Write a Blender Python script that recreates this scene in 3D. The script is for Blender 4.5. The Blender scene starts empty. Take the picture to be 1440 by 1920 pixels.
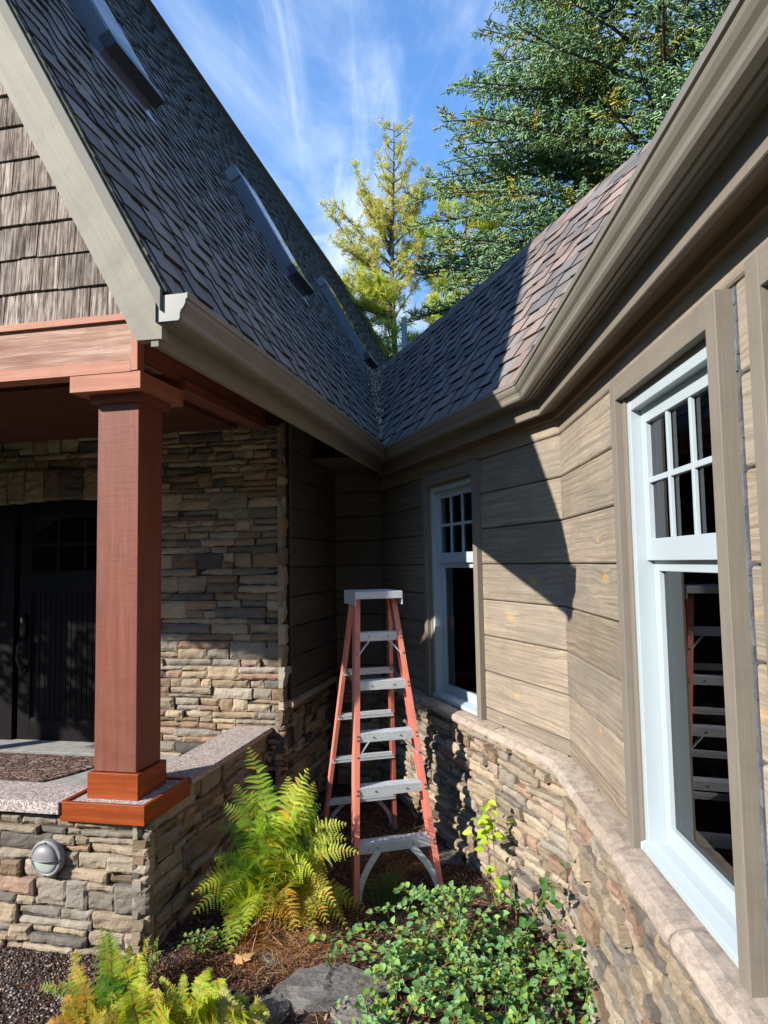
import bpy, bmesh, math, random
import numpy as np
from mathutils import Vector, Matrix, noise
R_ = math.radians
random.seed(7); rng = np.random.default_rng(7)
sc = bpy.context.scene
COL = sc.collection

# ------------------------------------------------------------------ camera
FPX = 1310.0; PITCH = R_(4.15); ROLL = R_(-1.02); CAMZ = 1.87
cam = bpy.data.cameras.new('camera'); camo = bpy.data.objects.new('camera', cam); COL.objects.link(camo)
cam.sensor_fit = 'VERTICAL'; cam.sensor_height = 24; cam.lens = 24 * FPX / 1920
cam.clip_start = .05; cam.clip_end = 3000
f_ = Vector((0, math.cos(PITCH), math.sin(PITCH))); u_ = Vector((0, -math.sin(PITCH), math.cos(PITCH))); x_ = Vector((1, 0, 0))
c_, s_ = math.cos(ROLL), math.sin(ROLL)
rt = c_ * x_ + s_ * u_; up = -s_ * x_ + c_ * u_
m = Matrix((rt, up, -f_)).transposed().to_4x4(); m.translation = (0, 0, CAMZ)
camo.matrix_world = m
sc.camera = camo

# ------------------------------------------------------------------ sun, sky
SUN_HEAD = R_(57.0)      # compass direction the light travels towards (from +y towards +x)
SUN_EL = R_(27.5)
ldir = Vector((math.sin(SUN_HEAD) * math.cos(SUN_EL), math.cos(SUN_HEAD) * math.cos(SUN_EL), -math.sin(SUN_EL)))
sl = bpy.data.lights.new('sun', 'SUN'); sl.energy = 5.0; sl.angle = R_(.55); sl.color = (1, .93, .82)
so = bpy.data.objects.new('sun', sl); COL.objects.link(so)
so.rotation_euler = (-ldir).to_track_quat('Z', 'Y').to_euler(); so.location = (-6, -4, 12)

w = bpy.data.worlds.new('World'); sc.world = w; w.use_nodes = True
nt = w.node_tree; N = nt.nodes; L = nt.links; N.clear()
sky = N.new('ShaderNodeTexSky'); sky.sky_type = 'NISHITA'; sky.sun_disc = False
sky.sun_elevation = SUN_EL
tosun = -ldir
sky.sun_rotation = math.atan2(tosun.x, tosun.y)
sky.air_density = 1.0; sky.dust_density = .3; sky.ozone_density = 2.6
tc = N.new('ShaderNodeTexCoord'); sep = N.new('ShaderNodeSeparateXYZ'); L.new(tc.outputs['Generated'], sep.inputs[0])
def wm(op, a, b=None, v=None):
    n = N.new('ShaderNodeMath'); n.operation = op; n.use_clamp = False
    for i, q in enumerate((a, b)):
        if q is None: continue
        if isinstance(q, (int, float)): n.inputs[i].default_value = q
        else: L.new(q, n.inputs[i])
    return n.outputs[0]
den = wm('ADD', wm('MAXIMUM', sep.outputs[2], 0.0), .18)
cx = wm('DIVIDE', sep.outputs[0], den); cy = wm('DIVIDE', sep.outputs[1], den)
cmb = N.new('ShaderNodeCombineXYZ'); L.new(cx, cmb.inputs[0]); L.new(cy, cmb.inputs[1])
def wnoise(scale, rot, stretch, detail, dist, loc=(0, 0, 0)):
    mp = N.new('ShaderNodeMapping'); mp.inputs['Rotation'].default_value = (0, 0, rot); mp.inputs['Scale'].default_value = stretch
    mp.inputs['Location'].default_value = loc
    L.new(cmb.outputs[0], mp.inputs[0])
    n = N.new('ShaderNodeTexNoise'); n.inputs['Scale'].default_value = scale; n.inputs['Detail'].default_value = detail
    n.inputs['Roughness'].default_value = .62; n.inputs['Distortion'].default_value = dist
    L.new(mp.outputs[0], n.inputs[0]); return n.outputs['Fac']
def wramp(v, a, b):
    r = N.new('ShaderNodeMapRange'); r.interpolation_type = 'SMOOTHSTEP'; r.inputs[1].default_value = a; r.inputs[2].default_value = b
    L.new(v, r.inputs[0]); return r.outputs[0]
streak = wramp(wnoise(.9, 1.2, (1, .45, 1), 10, 2.8, (1.7, .4, 0)), .46, .74)
wisp = wramp(wnoise(2.3, .95, (1, .36, 1), 12, 2.4, (4.3, 1.1, 0)), .50, .76)
veil = wramp(wnoise(.8, -.3, (1, .6, 1), 5, .6, (3.1, 2.2, 0)), .34, .66)
puff = wramp(wnoise(2.6, .2, (.7, 1, 1), 10, .8, (.5, 5.2, 0)), .47, .68)
low = wramp(sep.outputs[2], .60, .34)
cl = wm('ADD', wm('MULTIPLY', wm('MULTIPLY', streak, veil), .75), wm('MULTIPLY', veil, .12))
cl = wm('ADD', cl, wm('MULTIPLY', wisp, .5))
cl = wm('ADD', cl, wm('MULTIPLY', wm('MULTIPLY', puff, low), .95))
cl = wm('MULTIPLY', wm('MINIMUM', cl, .92), wramp(sep.outputs[2], .0, .08))
tint = N.new('ShaderNodeMix'); tint.data_type = 'RGBA'; tint.blend_type = 'MULTIPLY'; tint.inputs[0].default_value = 1
tz = N.new('ShaderNodeMix'); tz.data_type = 'RGBA'; L.new(wramp(sep.outputs[2], .02, .55), tz.inputs[0])
tz.inputs[6].default_value = (.75, .85, 1.0, 1); tz.inputs[7].default_value = (.86, 2.08, 3.05, 1)
L.new(sky.outputs[0], tint.inputs[6]); L.new(tz.outputs[2], tint.inputs[7])
mx = N.new('ShaderNodeMix'); mx.data_type = 'RGBA'; L.new(cl, mx.inputs[0]); L.new(tint.outputs[2], mx.inputs[6])
mx.inputs[7].default_value = (9.2, 10.6, 12.6, 1)
bg = N.new('ShaderNodeBackground'); bg.inputs[1].default_value = .062; L.new(mx.outputs[2], bg.inputs[0])
wo = N.new('ShaderNodeOutputWorld'); L.new(bg.outputs[0], wo.inputs[0])

sc.view_settings.view_transform = 'Standard'; sc.view_settings.look = 'None'; sc.view_settings.exposure = .82; sc.view_settings.gamma = 1
sc.render.engine = 'CYCLES'
sc.cycles.max_bounces = 8; sc.cycles.diffuse_bounces = 2; sc.cycles.glossy_bounces = 4; sc.cycles.transparent_max_bounces = 12

# ------------------------------------------------------------------ frames
def du(deg): return Vector((math.sin(R_(deg)), math.cos(R_(deg)), 0))
Z = Vector((0, 0, 1))
PO = Vector((-1.168, 3.42, 0)); PA = du(12); PB = Vector((-math.cos(R_(12)), math.sin(R_(12)), 0))   # porch frame: into the porch, to its left
def PW(a, b, z): return PO + PA * a + PB * b + Z * z
CB = Vector((.881, 3.456, 0))                      # bend between the two wing walls
D1 = du(-19); N1 = Vector((-math.cos(R_(-19)), math.sin(R_(-19)), 0))      # wall 1: D1 goes away from camera, N1 outwards
D2 = du(2.1); N2 = Vector((-math.cos(R_(2.1)), math.sin(R_(2.1)), 0))
LEN1 = 2.79
C12 = CB + D1 * LEN1                                # corner of wall 1 with the back wall
C01 = PW(2.844, -.149, 0)
BIS = (N1 + N2).normalized()
class Fr:
    """local frame: o origin, U along, N outwards, Z up"""
    def __init__(s, o, U, Nn): s.o, s.U, s.N = o.copy(), U.copy(), Nn.copy()
    def p(s, u, n, z): return s.o + s.U * u + s.N * n + Z * z
F1 = Fr(CB, D1, N1)           # u from bend (0) away to corner (LEN1)
F2 = Fr(CB, -D2, N2)          # u from bend towards the camera
FF = Fr(PO, PB, -PA)          # porch front
FS = Fr(PO, PA, -PB)          # porch side
F3 = Fr(C01, (C12 - C01).normalized(), -PA)   # short back wall

# ------------------------------------------------------------------ mesh builder
class MB:
    def __init__(s): s.v = []; s.f = []; s.uv = []; s.c = []; s.mi = []; s.sm = False
    def face(s, pts, uvs=None, col=(1, 1, 1), mi=0):
        i = len(s.v); s.v.extend([tuple(p) for p in pts]); s.f.append(tuple(range(i, i + len(pts))))
        s.uv.extend(uvs if uvs else [(0, 0)] * len(pts)); s.c.extend([col] * len(pts)); s.mi.append(mi)
    def box(s, P, U, V, Wd, u0, u1, v0, v1, w0, w1, col=(1, 1, 1), uvo=None, mi=0):
        """box along U (grain), V, Wd (a right-handed or any frame)"""
        if uvo is None: uvo = (random.random() * 50, random.random() * 50)
        q = {}
        i0 = len(s.v)
        for i, a in enumerate((u0, u1)):
            for j, b in enumerate((v0, v1)):
                for k, c in enumerate((w0, w1)):
                    s.v.append(tuple(P + U * a + V * b + Wd * c))
        def idx(i, j, k): return i0 + i * 4 + j * 2 + k
        hand = U.cross(V).dot(Wd) > 0
        def add(ix, uv):
            if not hand: ix = ix[::-1]; uv = uv[::-1]
            s.f.append(tuple(ix)); s.uv.extend([(a + uvo[0], b + uvo[1]) for a, b in uv]); s.c.extend([col] * 4); s.mi.append(mi)
        add([idx(0, 0, 1), idx(1, 0, 1), idx(1, 1, 1), idx(0, 1, 1)], [(u0, v0), (u1, v0), (u1, v1), (u0, v1)])
        add([idx(0, 1, 0), idx(1, 1, 0), idx(1, 0, 0), idx(0, 0, 0)], [(u0, v1 + 3), (u1, v1 + 3), (u1, v0 + 3), (u0, v0 + 3)])
        add([idx(0, 0, 0), idx(1, 0, 0), idx(1, 0, 1), idx(0, 0, 1)], [(u0, w0 + 7), (u1, w0 + 7), (u1, w1 + 7), (u0, w1 + 7)])
        add([idx(0, 1, 1), idx(1, 1, 1), idx(1, 1, 0), idx(0, 1, 0)], [(u0, w1 + 9), (u1, w1 + 9), (u1, w0 + 9), (u0, w0 + 9)])
        add([idx(0, 0, 0), idx(0, 0, 1), idx(0, 1, 1), idx(0, 1, 0)], [(w0, v0), (w1, v0), (w1, v1), (w0, v1)])
        add([idx(1, 0, 1), idx(1, 0, 0), idx(1, 1, 0), idx(1, 1, 1)], [(w1, v0), (w0, v0), (w0, v1), (w1, v1)])
    def sweep(s, pts, path, col=(1, 1, 1), close=False, caps=True):
        """pts: list of (n,z) profile; path: list of (origin, Nvec)"""
        rows = []
        for o, Nv in path:
            r = []
            for n, z in pts:
                s.v.append(tuple(o + Nv * n + Z * z)); r.append(len(s.v) - 1)
            rows.append(r)
        L_ = 0
        cum = [0]
        for i in range(1, len(pts)): cum.append(cum[-1] + math.dist(pts[i], pts[i - 1]))
        for i in range(len(rows) - 1):
            d = (Vector(s.v[rows[i + 1][0]]) - Vector(s.v[rows[i][0]])).length
            for j in range(len(pts) - (0 if close else 1)):
                k = (j + 1) % len(pts)
                s.f.append((rows[i][j], rows[i + 1][j], rows[i + 1][k], rows[i][k]))
                a = cum[j]; b = cum[k] if k else cum[-1] + .02
                s.uv.extend([(L_, a), (L_ + d, a), (L_ + d, b), (L_, b)]); s.c.extend([col] * 4); s.mi.append(0)
            L_ += d
        if caps and close:
            for r in (rows[0][::-1], rows[-1]):
                s.f.append(tuple(r)); s.uv.extend([pts[i % len(pts)] for i in range(len(r))]); s.c.extend([col] * len(r)); s.mi.append(0)
    def tube(s, pts, rad, n=6, col=(1, 1, 1)):
        rows = []
        for i, p in enumerate(pts):
            p = Vector(p); a = Vector(pts[max(i - 1, 0)]); b = Vector(pts[min(i + 1, len(pts) - 1)])
            t = (b - a).normalized(); x = t.cross(Vector((.3, .2, 1)) if abs(t.z) < .95 else Vector((1, 0, 0))).normalized(); y = t.cross(x)
            r = rad[i] if hasattr(rad, '__len__') else rad
            row = []
            for k in range(n):
                an = 2 * math.pi * k / n
                s.v.append(tuple(p + x * math.cos(an) * r + y * math.sin(an) * r)); row.append(len(s.v) - 1)
            rows.append(row)
        for i in range(len(rows) - 1):
            for k in range(n):
                q = (k + 1) % n
                s.f.append((rows[i][k], rows[i][q], rows[i + 1][q], rows[i + 1][k]))
                s.uv.extend([(i * .1, k / n), (i * .1, (k + 1) / n), (i * .1 + .1, (k + 1) / n), (i * .1 + .1, k / n)]); s.c.extend([col] * 4); s.mi.append(0)
        for row in (rows[0][::-1], rows[-1]):
            s.f.append(tuple(row)); s.uv.extend([(0, 0)] * n); s.c.extend([col] * n); s.mi.append(0)
    def grid(s, fn, nu, nv, col=(1, 1, 1), uvf=None):
        i0 = len(s.v)
        for i in range(nu + 1):
            for j in range(nv + 1): s.v.append(tuple(fn(i / nu, j / nv)))
        for i in range(nu):
            for j in range(nv):
                a = i0 + i * (nv + 1) + j
                s.f.append((a, a + nv + 1, a + nv + 2, a + 1))
                if uvf: s.uv.extend([uvf(i / nu, j / nv), uvf((i + 1) / nu, j / nv), uvf((i + 1) / nu, (j + 1) / nv), uvf(i / nu, (j + 1) / nv)])
                else: s.uv.extend([(i / nu, j / nv)] * 4)
                s.c.extend([col] * 4); s.mi.append(0)
    def build(s, name, mat, parent=None, bevel=0, smooth=False, solid=0, weight=False):
        me = bpy.data.meshes.new(name)
        me.from_pydata(s.v, [], s.f)
        uvl = me.uv_layers.new(name='UVMap'); uvl.data.foreach_set('uv', np.array(s.uv, dtype=np.float32).ravel())
        ca = me.color_attributes.new('Col', 'FLOAT_COLOR', 'CORNER')
        c = np.ones((len(s.c), 4), dtype=np.float32); c[:, :3] = np.array(s.c, dtype=np.float32); ca.data.foreach_set('color', c.ravel())
        for mt in (mat if isinstance(mat, (list, tuple)) else [mat]): me.materials.append(mt)
        if any(s.mi): me.polygons.foreach_set('material_index', s.mi)
        if smooth: me.polygons.foreach_set('use_smooth', [True] * len(s.f))
        me.validate(); me.update()
        o = bpy.data.objects.new(name, me); COL.objects.link(o)
        if parent: o.parent = parent
        if solid:
            md = o.modifiers.new('s', 'SOLIDIFY'); md.thickness = solid; md.offset = 0
        if bevel:
            md = o.modifiers.new('b', 'BEVEL'); md.width = bevel; md.segments = 2; md.limit_method = 'ANGLE'; md.angle_limit = R_(40); md.harden_normals = False
        return o
def split(mb):
    """one builder per connected piece"""
    par = list(range(len(mb.v)))
    def fd(x):
        while par[x] != x: par[x] = par[par[x]]; x = par[x]
        return x
    for f in mb.f:
        for v in f[1:]: par[fd(v)] = fd(f[0])
    comp = {}; k = 0
    for i, f in enumerate(mb.f):
        q = comp.setdefault(fd(f[0]), (MB(), {})); n, mp = q
        idx = []
        for v in f:
            if v not in mp: mp[v] = len(n.v); n.v.append(mb.v[v])
            idx.append(mp[v])
        n.f.append(tuple(idx)); n.uv.extend(mb.uv[k:k + len(f)]); n.c.extend(mb.c[k:k + len(f)]); n.mi.append(mb.mi[i]); k += len(f)
    return [q[0] for q in comp.values()]
def np_mesh(name, V, F, C, mat, parent=None, smooth=False):
    """V (n,3), F (m,k) faces all of k corners, C (m,3) colour per face"""
    me = bpy.data.meshes.new(name); k = F.shape[1]; nf = len(F)
    me.vertices.add(len(V)); me.vertices.foreach_set('co', V.astype(np.float32).ravel())
    me.loops.add(nf * k); me.loops.foreach_set('vertex_index', F.astype(np.int32).ravel())
    me.polygons.add(nf); me.polygons.foreach_set('loop_start', np.arange(0, nf * k, k, dtype=np.int32))
    me.polygons.foreach_set('loop_total', np.full(nf, k, dtype=np.int32))
    if smooth: me.polygons.foreach_set('use_smooth', np.ones(nf, dtype=bool))
    ca = me.color_attributes.new('Col', 'FLOAT_COLOR', 'CORNER')
    c = np.ones((nf, k, 4), dtype=np.float32); c[:, :, :3] = C[:, None, :]; ca.data.foreach_set('color', c.ravel())
    me.update(calc_edges=True); me.validate()
    me.materials.append(mat)
    o = bpy.data.objects.new(name, me); COL.objects.link(o)
    if parent: o.parent = parent
    return o
def tag(o, label=None, cat=None, group=None, kind=None):
    if label: o['label'] = label
    if cat: o['category'] = cat
    if group: o['group'] = group
    if kind: o['kind'] = kind
    return o
def empty(name, loc=(0, 0, 0), parent=None):
    o = bpy.data.objects.new(name, None); COL.objects.link(o); o.location = loc; o.empty_display_size = .1
    if parent: o.parent = parent
    return o
def root_at(name, loc):
    """Empty at the thing's base; parts are built in world coordinates and re-based with fix()"""
    o = empty(name, loc); return o
def adopt(root, *objs):
    for o in objs:
        o.parent = root; o.matrix_parent_inverse = Matrix.Translation(-Vector(root.location))

# ------------------------------------------------------------------ materials
class NT:
    def __init__(s, name):
        s.m = bpy.data.materials.new(name); s.m.use_nodes = True; s.t = s.m.node_tree; s.t.nodes.clear()
        s.out = s.n('ShaderNodeOutputMaterial'); s.b = s.n('ShaderNodeBsdfPrincipled'); s.l(s.b.outputs[0], s.out.inputs[0])
    def n(s, t): return s.t.nodes.new(t)
    def l(s, a, b): s.t.links.new(a, b)
    def uv(s): return s.n('ShaderNodeTexCoord').outputs['UV']
    def ob(s): return s.n('ShaderNodeTexCoord').outputs['Object']
    def map(s, v, sc_=(1, 1, 1), loc=(0, 0, 0), rot=(0, 0, 0)):
        q = s.n('ShaderNodeMapping'); q.inputs['Scale'].default_value = sc_; q.inputs['Location'].default_value = loc; q.inputs['Rotation'].default_value = rot
        s.l(v, q.inputs[0]); return q.outputs[0]
    def noise(s, v, scale, detail=4, rough=.55, dist=0, col=False):
        q = s.n('ShaderNodeTexNoise'); q.inputs['Scale'].default_value = scale; q.inputs['Detail'].default_value = detail
        q.inputs['Roughness'].default_value = rough; q.inputs['Distortion'].default_value = dist; s.l(v, q.inputs[0])
        return q.outputs['Color' if col else 'Fac']
    def vor(s, v, scale, feat='F1', out='Distance', rand=1):
        q = s.n('ShaderNodeTexVoronoi'); q.feature = feat; q.inputs['Scale'].default_value = scale; q.inputs['Randomness'].default_value = rand
        s.l(v, q.inputs[0]); return q.outputs[out]
    def ramp(s, v, stops):
        q = s.n('ShaderNodeValToRGB'); e = q.color_ramp.elements
        while len(e) < len(stops): e.new(.5)
        for i, (p, c) in enumerate(stops): e[i].position = p; e[i].color = (*c, 1)
        s.l(v, q.inputs[0]); return q.outputs[0]
    def rng(s, v, a, b, c=0, d=1):
        q = s.n('ShaderNodeMapRange'); q.inputs[1].default_value = a; q.inputs[2].default_value = b; q.inputs[3].default_value = c; q.inputs[4].default_value = d
        s.l(v, q.inputs[0]); return q.outputs[0]
    def mix(s, f, a, b, mode='MIX'):
        q = s.n('ShaderNodeMix'); q.data_type = 'RGBA'; q.blend_type = mode
        for i, x in ((0, f), (6, a), (7, b)):
            if isinstance(x, (int, float)): q.inputs[i].default_value = x
            elif isinstance(x, tuple): q.inputs[i].default_value = (*x, 1)
            else: s.l(x, q.inputs[i])
        return q.outputs[2]
    def math(s, op, a, b=0):
        q = s.n('ShaderNodeMath'); q.operation = op
        for i, x in enumerate((a, b)):
            if isinstance(x, (int, float)): q.inputs[i].default_value = x
            else: s.l(x, q.inputs[i])
        return q.outputs[0]
    def attr(s, name='Col'):
        q = s.n('ShaderNodeAttribute'); q.attribute_name = name; return q.outputs['Color']
    def bump(s, h, strength=.5, dist=.01, prev=None):
        q = s.n('ShaderNodeBump'); q.inputs['Strength'].default_value = strength; q.inputs['Distance'].default_value = dist
        s.l(h, q.inputs['Height'])
        if prev is not None: s.l(prev, q.inputs['Normal'])
        s.l(q.outputs[0], s.b.inputs['Normal']); return q.outputs[0]
    def col(s, c):
        if isinstance(c, tuple): s.b.inputs['Base Color'].default_value = (*c, 1)
        else: s.l(c, s.b.inputs['Base Color'])
    def set(s, rough=.7, spec=.4, metal=0):
        if isinstance(rough, (int, float)): s.b.inputs['Roughness'].default_value = rough
        else: s.l(rough, s.b.inputs['Roughness'])
        s.b.inputs['Specular IOR Level'].default_value = spec; s.b.inputs['Metallic'].default_value = metal; return s.m

def wood_mat(name, dark, mid, light, knot=(.42, .24, .09), knotamt=1.0, rough=.75, fine=60, bumps=.5, saw=0, stain=(.5, .5, .5), stain_amt=.25, knot_scale=(2.9, 6.8, 1)):
    t = NT(name); uv = t.uv()
    wob = t.noise(t.map(uv, (1.2, 5, 1)), 1.6, 3, .5)
    jit = t.noise(t.map(uv, (9, 22, 1)), 1.0, 3, .6, col=True)
    kuv = t.mix(.045, t.map(uv, knot_scale), jit, 'ADD')
    kv = t.vor(kuv, 1.0); kr = t.vor(kuv, 1.0, out='Color')
    sepc = t.n('ShaderNodeSeparateColor'); t.l(kr, sepc.inputs[0])
    pick = t.math('GREATER_THAN', sepc.outputs[0], 1 - .5 * knotamt)
    size = t.rng(sepc.outputs[1], 0, 1, .75, 2.6)
    kd = t.math('ADD', t.math('MULTIPLY', kv, size), t.math('MULTIPLY', t.math('SUBTRACT', 1, pick), 5))
    near = t.rng(kd, .0, .75, 1, 0)
    sv = t.n('ShaderNodeSeparateXYZ'); t.l(uv, sv.inputs[0])
    vv = t.math('ADD', sv.outputs[1], t.math('MULTIPLY', wob, .022))
    vv = t.math('ADD', vv, t.math('MULTIPLY', near, .022))
    cb = t.n('ShaderNodeCombineXYZ'); t.l(sv.outputs[0], cb.inputs[0]); t.l(vv, cb.inputs[1])
    g1 = t.noise(t.map(cb.outputs[0], (1.3, fine * .45, 1)), 1.0, 6, .68, .3)
    g2 = t.noise(t.map(cb.outputs[0], (5, fine * 3.2, 1)), 1.0, 5, .7)
    big = t.noise(t.map(uv, (1.3, 3.6, 1)), 1.5, 7, .7)
    blot = t.noise(t.map(uv, (7, 3.5, 1)), 1.0, 7, .72)
    g = t.math('ADD', t.math('MULTIPLY', g1, .6), t.math('MULTIPLY', g2, .4))
    c = t.ramp(g, [(.34, dark), (.5, mid), (.64, light)])
    c = t.mix(t.rng(big, .35, .68, 0, stain_amt), c, stain, 'MIX')
    c = t.mix(t.rng(blot, .50, .72, 0, min(.5, stain_amt)), c, tuple(x * .62 for x in mid), 'MIX')
    ring = t.ramp(kd, [(.0, tuple(x * .22 for x in knot)), (.05, tuple(x * .5 for x in knot)), (.09, knot), (.15, tuple(x * .8 for x in knot)), (.26, mid)])
    kf = t.rng(kd, .10, .26, .85, 0)
    c = t.mix(kf, c, ring)
    c = t.mix(1.0, c, t.attr(), 'MULTIPLY')
    t.col(c)
    h = t.math('ADD', g, t.math('MULTIPLY', t.rng(kd, 0, .1, 1, 0), .3))
    if saw:
        sw = t.noise(t.map(uv, (saw, 5, 1)), 1.0, 3, .6); h = t.math('ADD', t.math('MULTIPLY', h, .8), t.math('MULTIPLY', sw, .35))
    t.bump(h, bumps, .004)
    return t.set(rough, .25)

M = {}
M['plank'] = wood_mat('plank_wood', (.095, .073, .055), (.30, .243, .183), (.45, .378, .29), knot=(.52, .33, .14), knotamt=1.3, rough=.72, fine=150, stain=(.20, .176, .15), stain_amt=.75, bumps=.8, knot_scale=(3.6, 8.5, 1))
M['trim'] = wood_mat('trim_paint', (.168, .146, .12), (.193, .169, .14), (.216, .19, .158), knotamt=0, rough=.6, bumps=.45, stain=(.18, .158, .132), stain_amt=.4)
M['frieze'] = wood_mat('frieze_paint', (.15, .10, .075), (.2, .14, .105), (.25, .18, .13), knotamt=.1, rough=.7, bumps=.35, stain=(.16, .10, .08))
M['rake'] = wood_mat('rake_stain', (.155, .145, .115), (.20, .188, .15), (.245, .23, .19), knot=(.15, .12, .085), knotamt=.75, rough=.6, bumps=.5, stain=(.26, .24, .19), stain_amt=.6, fine=35)
M['red'] = wood_mat('red_stain', (.13, .040, .026), (.19, .058, .036), (.255, .088, .054), knot=(.09, .025, .015), knotamt=.8, rough=.55, bumps=.6, saw=60, stain=(.17, .072, .055), stain_amt=.6)
M['redtrim'] = wood_mat('red_trim_stain', (.25, .085, .048), (.36, .14, .085), (.46, .22, .145), knot=(.2, .07, .04), knotamt=.3, rough=.55, bumps=.35, stain=(.38, .17, .12), stain_amt=.5)
M['roughred'] = wood_mat('rough_sawn_red', (.12, .065, .05), (.34, .20, .15), (.56, .42, .35), knot=(.2, .09, .06), knotamt=.3, rough=.85, fine=44, bumps=1.0, stain=(.34, .2, .16), stain_amt=.3)
M['orange'] = wood_mat('orange_varnish', (.13, .026, .008), (.25, .05, .012), (.37, .088, .02), knot=(.12, .03, .012), knotamt=.9, rough=.38, bumps=.4, stain=(.22, .045, .012), stain_amt=.6)
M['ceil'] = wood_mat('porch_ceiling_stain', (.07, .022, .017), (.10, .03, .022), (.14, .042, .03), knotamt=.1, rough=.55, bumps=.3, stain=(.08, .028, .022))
M['door'] = simple_late = None
def shake_mat():
    t = NT('cedar_shake'); uv = t.uv()
    g = t.noise(t.map(uv, (3.5, 85, 1)), 1.0, 6, .7, .4); g2 = t.noise(t.map(uv, (6, 22, 1)), 1.0, 4, .6)
    gg = t.math('ADD', t.math('MULTIPLY', g, .7), t.math('MULTIPLY', g2, .3))
    c = t.ramp(gg, [(.37, (.045, .034, .03)), (.45, (.14, .112, .10)), (.53, (.36, .315, .285)), (.62, (.58, .54, .50))])
    c = t.mix(1.0, c, t.attr(), 'MULTIPLY'); t.col(c); t.bump(gg, .9, .006); return t.set(.85, .15)
M['shake'] = shake_mat()
def stone_mat():
    t = NT('ledge_stone'); ob = t.ob(); a = t.attr()
    n1 = t.noise(ob, 9, 8, .65); n2 = t.noise(ob, 60, 6, .7); n3 = t.noise(t.map(ob, (1, 1, 2.5)), 22, 5, .6, 1.2)
    c = t.mix(t.rng(n1, .35, .7, 0, .65), a, t.mix(1.0, a, (.58, .56, .55), 'MULTIPLY'))
    c = t.mix(t.rng(n3, .5, .72, 0, .55), c, t.mix(1.0, a, (1.25, 1.12, .95), 'MULTIPLY'))
    c = t.mix(t.rng(n2, .3, .7, .0, .35), c, t.mix(1.0, a, (.62, .58, .55), 'MULTIPLY'))
    t.col(c)
    ridg = t.noise(t.map(ob, (1, 1, 2.2)), 38, 9, .78, .5)
    h = t.math('ADD', t.math('MULTIPLY', ridg, .8), t.math('MULTIPLY', t.noise(ob, 160, 3, .6), .2))
    t.bump(h, 1.0, .014); return t.set(.9, .12)
M['stone'] = stone_mat()
def cap_mat():
    t = NT('cap_stone'); ob = t.ob()
    n1 = t.noise(ob, 6, 8, .7); n2 = t.noise(ob, 70, 6, .75); n4 = t.noise(t.map(ob, (1, 1, 3)), 14, 9, .75)
    c = t.mix(t.rng(n1, .3, .7), (.37, .312, .255), (.32, .28, .238))
    c = t.mix(t.rng(n4, .48, .58, 0, .7), c, (.21, .17, .15))
    c = t.mix(t.rng(n2, .35, .7, 0, .35), c, (.55, .45, .38))
    c = t.mix(1.0, c, t.attr(), 'MULTIPLY')
    t.col(c); t.bump(t.math('ADD', n2, t.noise(ob, 25, 6, .7)), .5, .006); return t.set(.9, .15)
M['cap'] = cap_mat()
def simple(name, c, rough=.6, spec=.4, metal=0, var=.12, scale=20, bump=0, bscale=120):
    t = NT(name); ob = t.ob()
    k = t.noise(ob, scale, 5, .6)
    cc = t.mix(t.rng(k, .3, .7), tuple(x * (1 - var) for x in c), tuple(min(1, x * (1 + var)) for x in c))
    cc = t.mix(1.0, cc, t.attr(), 'MULTIPLY')
    t.col(cc)
    if bump: t.bump(t.noise(ob, bscale, 4, .6), bump, .003)
    return t.set(t.rng(k, .2, .8, max(.02, rough - .08), rough + .08), spec, metal)
M['gutter'] = simple('gutter_paint', (.19, .172, .145), .36, .5, var=.06, scale=4)
M['drip'] = simple('drip_edge_paint', (.19, .185, .16), .75, .2, var=.05)
M['gutcap'] = simple('gutter_end_paint', (.14, .148, .14), .4, .5, var=.05)
M['granite'] = None
def granite():
    t = NT('granite'); ob = t.ob()
    a = t.vor(ob, 130, out='Color'); s_ = t.n('ShaderNodeSeparateColor'); t.l(a, s_.inputs[0])
    c = t.ramp(s_.outputs[0], [(.0, (.10, .085, .085)), (.25, (.28, .23, .215)), (.6, (.42, .345, .32)), (.9, (.58, .52, .50))])
    n = t.noise(ob, 5, 4); c = t.mix(t.rng(n, .3, .7, 0, .3), c, (.30, .265, .255))
    t.col(c); t.bump(t.noise(ob, 90, 4, .7), .25, .003); return t.set(.75, .3)
M['granite'] = granite()
M['slabedge'] = simple('granite_edge', (.33, .34, .36), .8, .2, var=.2, scale=60, bump=.5)
M['concrete'] = simple('porch_concrete', (.30, .295, .29), .85, .2, var=.2, scale=12, bump=.3)
M['white'] = simple('white_vinyl', (.38, .44, .475), .35, .5, var=.02, scale=3)
M['black'] = simple('black_rubber', (.02, .02, .022), .6, .3)
M['dark'] = simple('dark_interior', (.035, .03, .028), .9, .1, var=.2, scale=3)
M['roomwall'] = simple('room_wall', (.17, .15, .13), .9, .1, var=.15, scale=3)
M['pine'] = wood_mat('interior_pine', (.42, .30, .12), (.52, .38, .17), (.6, .45, .22), knotamt=.2, rough=.45, bumps=.15)
M['curtain'] = simple('curtain_cloth', (.45, .41, .37), .9, .1)
M['caulk'] = simple('grey_caulk', (.16, .17, .19), .5, .4, var=.25, scale=60, bump=.4)
M['sheath'] = simple('dark_sheathing', (.03, .026, .022), .95, .05)
M['door'] = simple('dark_door', (.0085, .0075, .008), .5, .12, var=.3, scale=4)
M['mortar'] = simple('dark_joint', (.055, .048, .042), .98, .05, var=.4, scale=40)
M['alu'] = None
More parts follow.
